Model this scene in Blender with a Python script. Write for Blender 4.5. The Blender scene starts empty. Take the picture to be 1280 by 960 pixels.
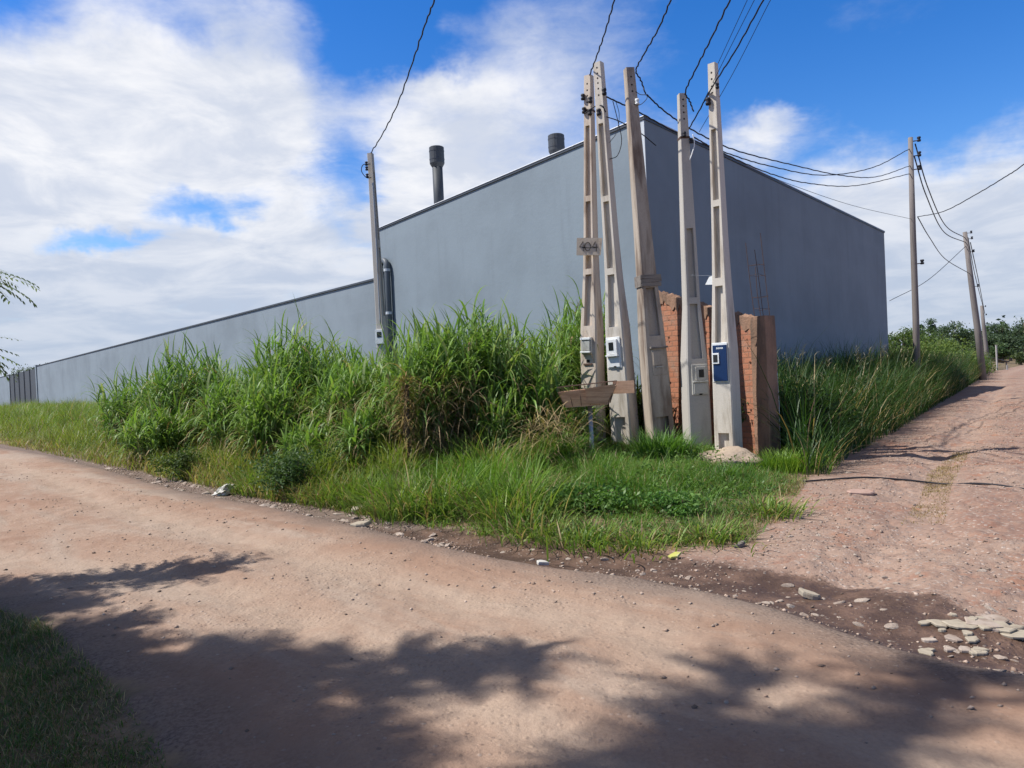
import bpy, bmesh, math, random
import numpy as np
from mathutils import Vector, Matrix

random.seed(11)
rng = np.random.default_rng(11)
scene = bpy.context.scene
COL = scene.collection
PI = math.pi

# ------------------------------------------------------------------ camera
CAM_H, FPX = 1.6, 940.0
PITCH, ROLL = math.radians(-0.67), math.radians(2.6)
_F = np.array([0, math.cos(PITCH), math.sin(PITCH)])
_U0 = np.array([0, -math.sin(PITCH), math.cos(PITCH)])
_X = np.array([1.0, 0, 0])
_R = math.cos(ROLL) * _X - math.sin(ROLL) * _U0
_U = math.sin(ROLL) * _X + math.cos(ROLL) * _U0
EYE = np.array([0, 0, CAM_H])


def ray(u, v):
    return _F * FPX + (u - 640) * _R + (480 - v) * _U


def P(u, v, d):
    """world point seen at (u, v) of the photograph at depth y = d"""
    r = ray(u, v)
    return EYE + r * (d / r[1])


def G(u, v, z=0.0):
    """world point of the level z seen at (u, v)"""
    r = ray(u, v)
    return EYE + r * ((z - CAM_H) / r[2])


cam_d = bpy.data.cameras.new('camera')
cam = bpy.data.objects.new('camera', cam_d)
COL.objects.link(cam)
cam.matrix_world = Matrix(((_R[0], _U[0], -_F[0], 0), (_R[1], _U[1], -_F[1], 0), (_R[2], _U[2], -_F[2], CAM_H), (0, 0, 0, 1)))
cam_d.sensor_width = 36
cam_d.lens = 36 * FPX / 1280
cam_d.clip_start = 0.05
cam_d.clip_end = 6000
scene.camera = cam

# ------------------------------------------------------------------ tags


def tag(o, label=None, cat=None, group=None, kind=None):
    if label: o['label'] = label
    if cat: o['category'] = cat
    if group: o['group'] = group
    if kind: o['kind'] = kind
    return o


def empty(name, loc=(0, 0, 0), label=None, cat=None, group=None, mat=None):
    o = bpy.data.objects.new(name, None)
    o.empty_display_size = 0.2
    COL.objects.link(o)
    if mat is not None:
        o.matrix_world = mat
    else:
        o.location = loc
    return tag(o, label, cat, group)


# ------------------------------------------------------------------ mesh helpers
class MB:
    def __init__(self):
        self.v = []; self.f = []

    def add(self, verts, faces):
        n = len(self.v)
        self.v += [tuple(float(c) for c in p) for p in verts]
        self.f += [tuple(i + n for i in f) for f in faces]
        return self

    def box(self, c, s, rot=None):
        hx, hy, hz = s[0] / 2, s[1] / 2, s[2] / 2
        pts = [Vector((x, y, z)) for z in (-hz, hz) for (x, y) in ((-hx, -hy), (hx, -hy), (hx, hy), (-hx, hy))]
        if rot is not None: pts = [rot @ p for p in pts]
        pts = [p + Vector(c) for p in pts]
        return self.add(pts, [(3, 2, 1, 0), (4, 5, 6, 7), (0, 1, 5, 4), (1, 2, 6, 5), (2, 3, 7, 6), (3, 0, 4, 7)])

    def loft(self, rings, cap0=True, cap1=True):
        n = len(rings[0]); vs = []; fs = []
        for r in rings: vs += list(r)
        for k in range(len(rings) - 1):
            for i in range(n):
                a, b = k * n + i, k * n + (i + 1) % n
                fs.append((a, b, b + n, a + n))
        if cap0: fs.append(tuple(reversed(range(n))))
        if cap1: fs.append(tuple(range((len(rings) - 1) * n, len(rings) * n)))
        return self.add(vs, fs)

    def tube(self, pts, r, n=6, caps=True):
        pts = [Vector(p) for p in pts]
        rs = r if hasattr(r, '__len__') else [r] * len(pts)
        rings = []; ref = None
        for i, p in enumerate(pts):
            t = (pts[min(i + 1, len(pts) - 1)] - pts[max(i - 1, 0)])
            if t.length < 1e-9: t = Vector((0, 0, 1))
            t.normalize()
            if ref is None:
                ref = Vector((1, 0, 0)) if abs(t.x) < 0.8 else Vector((0, 1, 0))
            a = (ref - t * ref.dot(t)).normalized(); b = t.cross(a); ref = a
            rings.append([p + (a * math.cos(2 * PI * k / n) + b * math.sin(2 * PI * k / n)) * rs[i] for k in range(n)])
        return self.loft(rings, caps, caps)

    def build(self, name, mat, parent=None, smooth=False, bevel=0):
        me = bpy.data.meshes.new(name)
        me.from_pydata(self.v, [], self.f)
        me.update()
        bm = bmesh.new(); bm.from_mesh(me)
        bmesh.ops.recalc_face_normals(bm, faces=bm.faces)
        bm.to_mesh(me); bm.free()
        if smooth:
            me.polygons.foreach_set('use_smooth', [True] * len(me.polygons))
        o = bpy.data.objects.new(name, me)
        me.materials.append(mat)
        COL.objects.link(o)
        if parent is not None: o.parent = parent
        if bevel:
            md = o.modifiers.new('bevel', 'BEVEL'); md.width = bevel; md.segments = 2; md.limit_method = 'ANGLE'
            md.angle_limit = math.radians(40)
        return o


def mesh_np(name, verts, faces, mat, parent=None, col=None, smooth=False):
    """verts (N,3), faces (M,k) -> one object; col (N,3) goes into attribute 'col'"""
    me = bpy.data.meshes.new(name)
    verts = np.ascontiguousarray(verts, dtype=np.float32); faces = np.ascontiguousarray(faces, dtype=np.int32)
    m, k = faces.shape
    me.vertices.add(len(verts)); me.vertices.foreach_set('co', verts.ravel())
    me.loops.add(m * k); me.loops.foreach_set('vertex_index', faces.ravel())
    me.polygons.add(m); me.polygons.foreach_set('loop_start', np.arange(0, m * k, k, dtype=np.int32))
    if smooth: me.polygons.foreach_set('use_smooth', np.ones(m, dtype=bool))
    me.update(calc_edges=True)
    if col is not None:
        at = me.attributes.new('col', 'FLOAT_COLOR', 'POINT')
        c4 = np.ones((len(verts), 4), dtype=np.float32); c4[:, :3] = col
        at.data.foreach_set('color', c4.ravel())
    me.materials.append(mat)
    o = bpy.data.objects.new(name, me)
    COL.objects.link(o)
    if parent is not None: o.parent = parent
    return o


_tab = rng.random((256, 256))


def vnoise(x, y):
    xi = np.floor(x).astype(int); yi = np.floor(y).astype(int)
    fx = x - xi; fy = y - yi
    fx = fx * fx * (3 - 2 * fx); fy = fy * fy * (3 - 2 * fy)
    a = _tab[xi & 255, yi & 255]; b = _tab[(xi + 1) & 255, yi & 255]
    c = _tab[xi & 255, (yi + 1) & 255]; d = _tab[(xi + 1) & 255, (yi + 1) & 255]
    return (a * (1 - fx) + b * fx) * (1 - fy) + (c * (1 - fx) + d * fx) * fy


def fbm(x, y, o=4):
    s = 0; a = 0.5
    for i in range(o):
        s = s + a * (vnoise(x + 17.3 * i, y - 9.1 * i) - 0.5); x = x * 2.03; y = y * 2.03; a *= 0.5
    return s


def sstep(a, b, x):
    t = np.clip((x - a) / (b - a), 0, 1)
    return t * t * (3 - 2 * t)


def sdist(poly, x, y, skip=()):
    """signed distance, positive inside"""
    d2 = np.full(x.shape, 1e18); ins = np.zeros(x.shape, dtype=bool)
    n = len(poly)
    for i in range(n):
        ax, ay = poly[i]; bx, by = poly[(i + 1) % n]
        ex, ey = bx - ax, by - ay
        L = ex * ex + ey * ey + 1e-12
        if i not in skip:
            t = np.clip(((x - ax) * ex + (y - ay) * ey) / L, 0, 1)
            d2 = np.minimum(d2, (x - ax - t * ex) ** 2 + (y - ay - t * ey) ** 2)
        c = ((ay > y) != (by > y))
        if abs(by - ay) > 1e-12:
            ins ^= c & (x < (bx - ax) * (y - ay) / (by - ay) + ax)
    return np.where(ins, 1, -1) * np.sqrt(d2)


# ------------------------------------------------------------------ materials
def new_mat(name):
    m = bpy.data.materials.new(name); m.use_nodes = True
    nt = m.node_tree; bs = nt.nodes['Principled BSDF']
    bs.inputs['Specular IOR Level'].default_value = 0.3
    return m, nt, bs


def N(nt, t, **kw):
    n = nt.nodes.new(t)
    for k, v in kw.items(): setattr(n, k, v)
    return n


def L(nt, a, b): nt.links.new(a, b)


def mixc(nt, fac, a, b, mode='MIX'):
    n = N(nt, 'ShaderNodeMix', data_type='RGBA', blend_type=mode)
    for sock, val in ((n.inputs['Factor'], fac), (n.inputs['A'], a), (n.inputs['B'], b)):
        if hasattr(val, 'is_linked') or hasattr(val, 'links'): L(nt, val, sock)
        elif isinstance(val, (int, float)): sock.default_value = val
        else: sock.default_value = (*val, 1) if len(val) == 3 else val
    return n.outputs['Result']


def noise(nt, vec, scale, detail=4, rough=0.55, dist=0.0):
    n = N(nt, 'ShaderNodeTexNoise'); n.inputs['Scale'].default_value = scale
    n.inputs['Detail'].default_value = detail; n.inputs['Roughness'].default_value = rough
    n.inputs['Distortion'].default_value = dist
    if vec is not None: L(nt, vec, n.inputs['Vector'])
    return n.outputs['Fac']


def ramp(nt, fac, lo, hi, a=0.0, b=1.0):
    n = N(nt, 'ShaderNodeMapRange'); n.inputs['From Min'].default_value = lo; n.inputs['From Max'].default_value = hi
    n.inputs['To Min'].default_value = a; n.inputs['To Max'].default_value = b
    n.interpolation_type = 'SMOOTHSTEP'
    L(nt, fac, n.inputs['Value'])
    return n.outputs['Result']


def math_(nt, op, a, b=None):
    n = N(nt, 'ShaderNodeMath', operation=op)
    for i, v in enumerate((a, b)):
        if v is None: continue
        if isinstance(v, (int, float)): n.inputs[i].default_value = v
        else: L(nt, v, n.inputs[i])
    return n.outputs[0]


def coords(nt, scale=(1, 1, 1), obj=True):
    t = N(nt, 'ShaderNodeTexCoord')
    mp = N(nt, 'ShaderNodeMapping'); mp.inputs['Scale'].default_value = scale
    L(nt, t.outputs['Object'], mp.inputs['Vector'])
    return mp.outputs['Vector']


def bump(nt, bs, h, strength=0.3, dist=0.02):
    b = N(nt, 'ShaderNodeBump'); b.inputs['Strength'].default_value = strength; b.inputs['Distance'].default_value = dist
    L(nt, h, b.inputs['Height']); L(nt, b.outputs['Normal'], bs.inputs['Normal'])


def stained(name, base, stain, rough=0.8, scale=3.0, stretch=(1, 1, 0.25), amount=(0.5, 0.75), fine=40, bstr=0.25, bdist=0.006, metallic=0):
    """weathered surface: base colour, stains of their own shape, fine grain"""
    m, nt, bs = new_mat(name)
    v = coords(nt); vs = coords(nt, stretch)
    f = ramp(nt, noise(nt, vs, scale, 6, 0.6), *amount)
    g = noise(nt, v, fine, 3)
    c = mixc(nt, f, base, stain)
    c = mixc(nt, ramp(nt, g, 0.35, 0.75, 0, 0.3), c, tuple(x * 0.6 for x in base))
    L(nt, c, bs.inputs['Base Color'])
    bs.inputs['Roughness'].default_value = rough; bs.inputs['Metallic'].default_value = metallic
    bump(nt, bs, g, bstr, bdist)
    return m


def foliage_mat(name, trans=0.35, rough=0.5, spec=0.3):
    m, nt, bs = new_mat(name)
    a = N(nt, 'ShaderNodeAttribute', attribute_name='col')
    L(nt, a.outputs['Color'], bs.inputs['Base Color'])
    bs.inputs['Roughness'].default_value = rough; bs.inputs['Specular IOR Level'].default_value = spec
    t = N(nt, 'ShaderNodeBsdfTranslucent')
    L(nt, mixc(nt, 1.0, a.outputs['Color'], (1.3, 1.4, 0.6), 'MULTIPLY'), t.inputs['Color'])
    mx = N(nt, 'ShaderNodeMixShader'); mx.inputs[0].default_value = trans
    out = nt.nodes['Material Output']
    L(nt, bs.outputs[0], mx.inputs[1]); L(nt, t.outputs[0], mx.inputs[2]); L(nt, mx.outputs[0], out.inputs['Surface'])
    return m


M = {}
M['leaf'] = foliage_mat('grass_blades', 0.34, 0.48, 0.28)
M['dry'] = foliage_mat('dry_straw', 0.2, 0.8, 0.1)
M['tree'] = foliage_mat('tree_leaves', 0.3, 0.55, 0.25)
M['bark'] = stained('bark', (0.13, 0.095, 0.065), (0.07, 0.05, 0.04), 0.9, 6, (1, 1, 0.2), bstr=0.8, bdist=0.02)
M['conc_a'] = stained('pale_concrete', (0.56, 0.51, 0.44), (0.30, 0.25, 0.19), 0.85, 2.6, (2.5, 2.5, 0.4), (0.47, 0.74), 60)
M['conc_b'] = stained('warm_concrete', (0.54, 0.46, 0.38), (0.26, 0.19, 0.14), 0.85, 2.8, (2.5, 2.5, 0.4), (0.46, 0.72), 60)
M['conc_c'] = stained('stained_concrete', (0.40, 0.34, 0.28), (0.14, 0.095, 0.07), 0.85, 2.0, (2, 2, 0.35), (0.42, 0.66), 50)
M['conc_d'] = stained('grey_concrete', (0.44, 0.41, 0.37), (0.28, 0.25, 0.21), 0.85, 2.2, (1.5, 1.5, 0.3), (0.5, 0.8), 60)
M['conc_col'] = stained('column_concrete', (0.30, 0.18, 0.12), (0.14, 0.095, 0.07), 0.9, 3.5, (1, 1, 0.3), (0.42, 0.66), 30, 0.6, 0.015)
M['dark'] = stained('hole_shade_and_latch', (0.02, 0.018, 0.016), (0.03, 0.025, 0.02), 0.9)  # near-black stands in for shade inside holes and slot; latches too
M['rubber'] = stained('black_cable', (0.018, 0.018, 0.024), (0.03, 0.03, 0.035), 0.6)
M['steel'] = stained('galvanised_steel', (0.32, 0.33, 0.34), (0.20, 0.17, 0.14), 0.5, 8, metallic=0.6)
M['rust'] = stained('rusty_steel', (0.10, 0.06, 0.045), (0.06, 0.03, 0.02), 0.8, 20)
M['white'] = stained('white_plastic', (0.74, 0.75, 0.74), (0.55, 0.53, 0.48), 0.45, 5, amount=(0.6, 0.85))
M['beige'] = stained('beige_plastic', (0.50, 0.48, 0.43), (0.36, 0.33, 0.28), 0.5, 5)
M['blue'] = stained('blue_enamel', (0.008, 0.028, 0.092), (0.014, 0.036, 0.09), 0.4, 5)
M['glass'] = stained('meter_glass', (0.02, 0.022, 0.025), (0.035, 0.035, 0.035), 0.12)
M['cloudy'] = stained('cloudy_plastic', (0.40, 0.40, 0.37), (0.26, 0.24, 0.21), 0.3, 10)
M['wood'] = stained('weathered_wood', (0.58, 0.36, 0.235), (0.38, 0.21, 0.13), 0.85, 9, (0.3, 3, 3), (0.4, 0.7))  # base lightened to stand in for sun on the basket front
M['greywood'] = stained('grey_wood', (0.23, 0.20, 0.175), (0.12, 0.10, 0.09), 0.9, 9, (0.3, 3, 3), (0.4, 0.7), bstr=0.6)
M['board'] = stained('sign_board', (0.52, 0.44, 0.35), (0.30, 0.24, 0.19), 0.85, 6, (1, 1, 1))
M['ink'] = stained('black_paint', (0.03, 0.028, 0.028), (0.05, 0.045, 0.04), 0.8)
M['stack'] = stained('dark_flue_paint', (0.055, 0.062, 0.07), (0.04, 0.042, 0.045), 0.6, 6)
M['pipe'] = stained('grey_pipe_paint', (0.10, 0.115, 0.13), (0.08, 0.09, 0.1), 0.5, 6)
M['coping'] = stained('dark_coping', (0.06, 0.065, 0.075), (0.045, 0.048, 0.05), 0.5, 6)
M['flash'] = stained('pale_flashing', (0.62, 0.64, 0.66), (0.5, 0.51, 0.52), 0.4, 6)
M['trim'] = stained('pale_trim', (0.50, 0.53, 0.56), (0.40, 0.43, 0.46), 0.7, 3)
M['gate'] = stained('gate_paint', (0.045, 0.05, 0.06), (0.035, 0.037, 0.042), 0.5, 6)
M['polewood'] = stained('grey_timber', (0.20, 0.175, 0.16), (0.10, 0.085, 0.075), 0.9, 8, (3, 3, 0.15))
M['sheet'] = stained('roof_sheet', (0.10, 0.09, 0.085), (0.2, 0.19, 0.18), 0.7, 3)
M['sand'] = stained('sand_heap', (0.38, 0.30, 0.23), (0.27, 0.20, 0.15), 0.95, 6, (1, 1, 1), fine=25, bstr=0.6, bdist=0.02)


def wall_paint(name, base, dirt, amount):
    m, nt, bs = new_mat(name)
    v = coords(nt); streak = coords(nt, (1.2, 1.2, 0.12)); horiz = coords(nt, (0.15, 0.15, 1.0))
    c = mixc(nt, ramp(nt, noise(nt, v, 0.35, 5, 0.6), 0.35, 0.7, 0, 0.8), base, tuple(x * 0.80 for x in base))
    c = mixc(nt, ramp(nt, noise(nt, streak, 1.1, 6, 0.65), 0.5, 0.8, 0, amount), c, dirt)
    c = mixc(nt, ramp(nt, noise(nt, horiz, 0.8, 4), 0.48, 0.75, 0, 0.35), c, tuple(x * 1.18 for x in base))
    L(nt, c, bs.inputs['Base Color']); bs.inputs['Roughness'].default_value = 0.75
    bump(nt, bs, noise(nt, v, 8, 5, 0.7), 0.3, 0.02)
    return m


M['shed'] = wall_paint('grey_render', (0.196, 0.236, 0.268), (0.140, 0.165, 0.187), 0.6)
M['bwall'] = wall_paint('pale_grey_render', (0.214, 0.252, 0.284), (0.152, 0.176, 0.196), 0.6)


def brick_mat():
    m, nt, bs = new_mat('hollow_brick')
    uv = N(nt, 'ShaderNodeUVMap')
    b = N(nt, 'ShaderNodeTexBrick')
    L(nt, uv.outputs[0], b.inputs['Vector'])
    b.inputs['Scale'].default_value = 1.0
    b.inputs['Brick Width'].default_value = 0.20; b.inputs['Row Height'].default_value = 0.095
    b.inputs['Mortar Size'].default_value = 0.012; b.inputs['Mortar Smooth'].default_value = 0.2; b.inputs['Bias'].default_value = -0.2
    b.inputs['Color1'].default_value = (0.42, 0.18, 0.105, 1); b.inputs['Color2'].default_value = (0.36, 0.145, 0.085, 1)
    b.inputs['Mortar'].default_value = (0.30, 0.15, 0.095, 1)
    v = coords(nt)
    c = mixc(nt, ramp(nt, noise(nt, v, 3.0, 6, 0.65), 0.46, 0.7, 0, 0.75), b.outputs['Color'], (0.30, 0.215, 0.165))
    c = mixc(nt, ramp(nt, noise(nt, v, 14.0, 4, 0.6), 0.6, 0.75, 0, 0.7), c, (0.09, 0.05, 0.035))
    L(nt, c, bs.inputs['Base Color']); bs.inputs['Roughness'].default_value = 0.9
    h = math_(nt, 'ADD', math_(nt, 'MULTIPLY', b.outputs['Fac'], -1.0), math_(nt, 'MULTIPLY', noise(nt, v, 30, 4), 0.8))
    bump(nt, bs, h, 0.7, 0.012)
    return m


M['brick'] = brick_mat()


def stone_mat():
    m, nt, bs = new_mat('rubble_stone')
    oi = N(nt, 'ShaderNodeObjectInfo')
    v = coords(nt)
    c = mixc(nt, oi.outputs['Random'], (0.30, 0.24, 0.20), (0.44, 0.37, 0.31))
    c = mixc(nt, ramp(nt, noise(nt, v, 9, 5), 0.4, 0.7, 0, 0.7), c, (0.19, 0.135, 0.10))
    L(nt, c, bs.inputs['Base Color']); bs.inputs['Roughness'].default_value = 0.9
    bump(nt, bs, noise(nt, v, 35, 4), 0.5, 0.01)
    return m


M['stone'] = stone_mat()

# ------------------------------------------------------------------ regions of the ground (world polygons)
g2 = lambda u, v: tuple(G(u, v)[:2])
main_far = [(-120, 541), (0, 561), (60, 571), (130, 590), (230, 618), (320, 634), (400, 652), (460, 665), (540, 684), (620, 701), (700, 714),
            (800, 729), (880, 745), (960, 763), (1040, 791), (1120, 816), (1200, 836), (1280, 851), (1420, 880)]
MF = [g2(*p) for p in main_far]
dl = np.array(MF[0]) - np.array(MF[1]); dl = dl / np.linalg.norm(dl)
MF = [tuple(np.array(MF[0]) + dl * 160)] + MF + [(7.5, 0.2), (30, -14)]
near_edge = [(14, -14), (4.5, -3.0), (-0.6, 2.2)] + [g2(*p) for p in [(215, 945), (165, 885), (115, 830), (60, 787), (0, 765)]] + [(-7.0, 6.9), (-12.5, 13), (-60, 56), (-130, 120)]
MAIN = MF + near_edge
side_edge = [(975, 650), (998, 618), (1012, 597), (1040, 592), (1062, 571), (1110, 546), (1150, 520), (1200, 490), (1235, 467)]
verge_main = [(-120, 536), (0, 554), (60, 564), (130, 581), (250, 606), (340, 626), (440, 641), (520, 656), (600, 669), (660, 667), (720, 680), (820, 690), (920, 678)]
VE = [g2(*p) for p in verge_main] + [g2(*p) for p in side_edge]
VERGE = [tuple(np.array(VE[0]) + dl * 170)] + VE + [(VE[-1][0] + 70, VE[-1][1] + 90), (0, 320)]
nV = len(VERGE)
WET = [g2(*p) for p in [(470, 664), (540, 684), (620, 701), (700, 714), (800, 729), (880, 745), (960, 763), (1040, 791), (1120, 816), (1200, 836), (1280, 851), (1420, 880),
                        (1420, 812), (1280, 788), (1160, 757), (1060, 733), (960, 714), (890, 708), (830, 700), (740, 690), (640, 674), (560, 664)]]
NEARG = near_edge[2:9] + [(-12, 8), (-12, -6), (2, -6)]

# buildings first: their footprints are needed to keep grass out
TOP0 = P(805, 147, 18.0)
ZT = float(TOP0[2])


def at_level(u, v, z):
    r = ray(u, v)
    return EYE + r * ((z - CAM_H) / r[2])


B0 = TOP0[:2]
B1 = at_level(1105, 290, ZT)[:2]
B2 = at_level(470, 288, ZT)[:2]
B3 = B1 + B2 - B0
SHED = [tuple(B0), tuple(B1), tuple(B3), tuple(B2)]


def lanes(x, y, sm):
    d = sm + 0.7 * fbm(x * 0.35, y * 0.35, 3) + 0.25 * fbm(x * 1.9, y * 1.9, 3)
    return sum(np.exp(-((d - c) / w) ** 2) for c, w in ((1.15, 0.30), (2.75, 0.36), (4.35, 0.3))) * (sm > 0)


def side_lanes(x, y, sv):
    d = -sv + 0.5 * fbm(x * 0.4 + 9, y * 0.4, 3) + 0.2 * fbm(x * 2.1, y * 2.1, 3)
    return sum(np.exp(-((d - c) / w) ** 2) for c, w in ((1.3, 0.3), (3.1, 0.35), (5.0, 0.35)))


def terrain(x, y):
    x = np.asarray(x, float); y = np.asarray(y, float)
    sv = sdist(VERGE, x, y, (nV - 1, nV - 2))
    sm = sdist(MAIN, x, y)
    sw = sdist(WET, x, y)
    z = 0.27 * sstep(0.1, 3.4, sv)
    z = z + 0.05 * sstep(-0.25, 0.12, sm) - 0.04 * sstep(-0.1, 0.3, sw)
    near = 1 - sstep(25, 70, np.hypot(x, y))
    z = z + near * (0.05 * fbm(x * 0.45, y * 0.45, 3) + 0.028 * fbm(x * 2.3, y * 2.3, 3))
    side = sstep(0.1, 0.8, -sv) * sstep(0.1, 0.8, -sm) * sstep(0.5, 3.0, x)
    z = z + near * side * (0.16 * fbm(x * 0.9 + 3, y * 0.9, 3) + 0.13 * np.abs(fbm(x * 3.4, y * 3.4, 4)))
    # wheel tracks along the main road and up the side road
    z = z - near * 0.030 * lanes(x, y, sm) + near * 0.09 * np.abs(fbm(x * 1.7, y * 1.7, 5)) * sstep(0.1, 0.6, sm)
    z = z - near * side * 0.07 * side_lanes(x, y, sv)
    return z, sv, sm, sw


def tz(x, y):
    return float(terrain(np.array([x]), np.array([y]))[0][0])


# ------------------------------------------------------------------ ground sheet
def build_ground():
    th = np.concatenate([np.linspace(-180, -60, 60, endpoint=False), np.linspace(-60, -42, 50, endpoint=False), np.linspace(-42, 42, 640, endpoint=False),
                         np.linspace(42, 60, 50, endpoint=False), np.linspace(60, 180, 60, endpoint=False)])
    th = np.radians(th)
    rr = np.concatenate([np.geomspace(0.3, 2.4, 30, endpoint=False), np.geomspace(2.4, 30, 330, endpoint=False), np.geomspace(30, 120, 70, endpoint=False), np.geomspace(120, 2500, 30)])
    T, Rr = np.meshgrid(th, rr)
    x = (np.sin(T) * Rr).ravel(); y = (np.cos(T) * Rr).ravel()
    z, sv, sm, sw = terrain(x, y)
    sn = sdist(NEARG, x, y)
    e = 0.02
    zx = terrain(x + e, y)[0] - z; zy = terrain(x, y + e)[0] - z
    nrm = np.stack([-zx / e, -zy / e, np.ones_like(x)], 1); nrm /= np.linalg.norm(nrm, axis=1)[:, None]
    nt_, nr = len(th), len(rr)
    i, j = np.meshgrid(np.arange(nr - 1), np.arange(nt_), indexing='ij')
    a = (i * nt_ + j).ravel(); b = (i * nt_ + (j + 1) % nt_).ravel()
    q = np.stack([a, b, b + nt_, a + nt_], 1)
    jit = 0.35 * fbm(x * 1.3, y * 1.3, 4) + 0.30 * fbm(x * 5.1, y * 5.1, 4)
    at = {'grassy': np.maximum(sstep(-0.2, 0.35, sv - 0.15 + 2.2 * jit), sstep(-0.2, 0.3, sn + jit)),
          'main': sstep(-0.1, 0.1, sm + 0.4 * jit), 'wet': sstep(-0.32, 0.12, sw + 1.2 * jit) * (1 - sstep(-0.1, 0.05, sm + 0.4 * jit)),
          'lane': np.clip(lanes(x, y, sm), 0, 1), 'slane': np.clip(side_lanes(x, y, sv), 0, 1) * (sv < 0),
          'edge': 1 - sstep(0.15, 0.8, np.abs(sm + 0.26) + 0.9 * jit)}
    cls_main = sm[q].mean(1) > 0
    cls_green = (sv[q].mean(1) > 0) | (sn[q].mean(1) > 0)
    cx, cy = x[q].mean(1), y[q].mean(1)
    cls_side = (~cls_main) & (~cls_green) & (cx > -1.0) & (cx - 0.42 * cy < 60) & (cy > 0.3) & (cx > cy * -0.2)
    out = []
    for name, sel, lab in (('dirt_road', cls_main, 'packed reddish dirt road crossing in front of the grass verge'),
                           ('side_road', cls_side, 'stony pink dirt side road climbing to the right'),
                           ('ground', ~(cls_main | cls_side), 'earth ground under the grass verge and open land')):
        qq = q[sel]
        used, inv = np.unique(qq, return_inverse=True)
        vv = np.stack([x, y, z], 1)[used]
        o = mesh_np(name, vv, inv.reshape(qq.shape), M['ground'], smooth=True)
        o.data.normals_split_custom_set_from_vertices(nrm[used].tolist())
        for k, arr in at.items():
            aa = o.data.attributes.new(k, 'FLOAT', 'POINT'); aa.data.foreach_set('value', arr[used].astype(np.float32))
        tag(o, lab, 'road' if 'road' in name else 'ground', kind='structure')
        out.append(o)
    # little disc under the camera's feet closes the sheet
    v0 = np.concatenate([[[0, 0, z[:nt_].mean()]], np.stack([x, y, z], 1)[:nt_]])
    k = np.arange(nt_)
    return out


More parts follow.
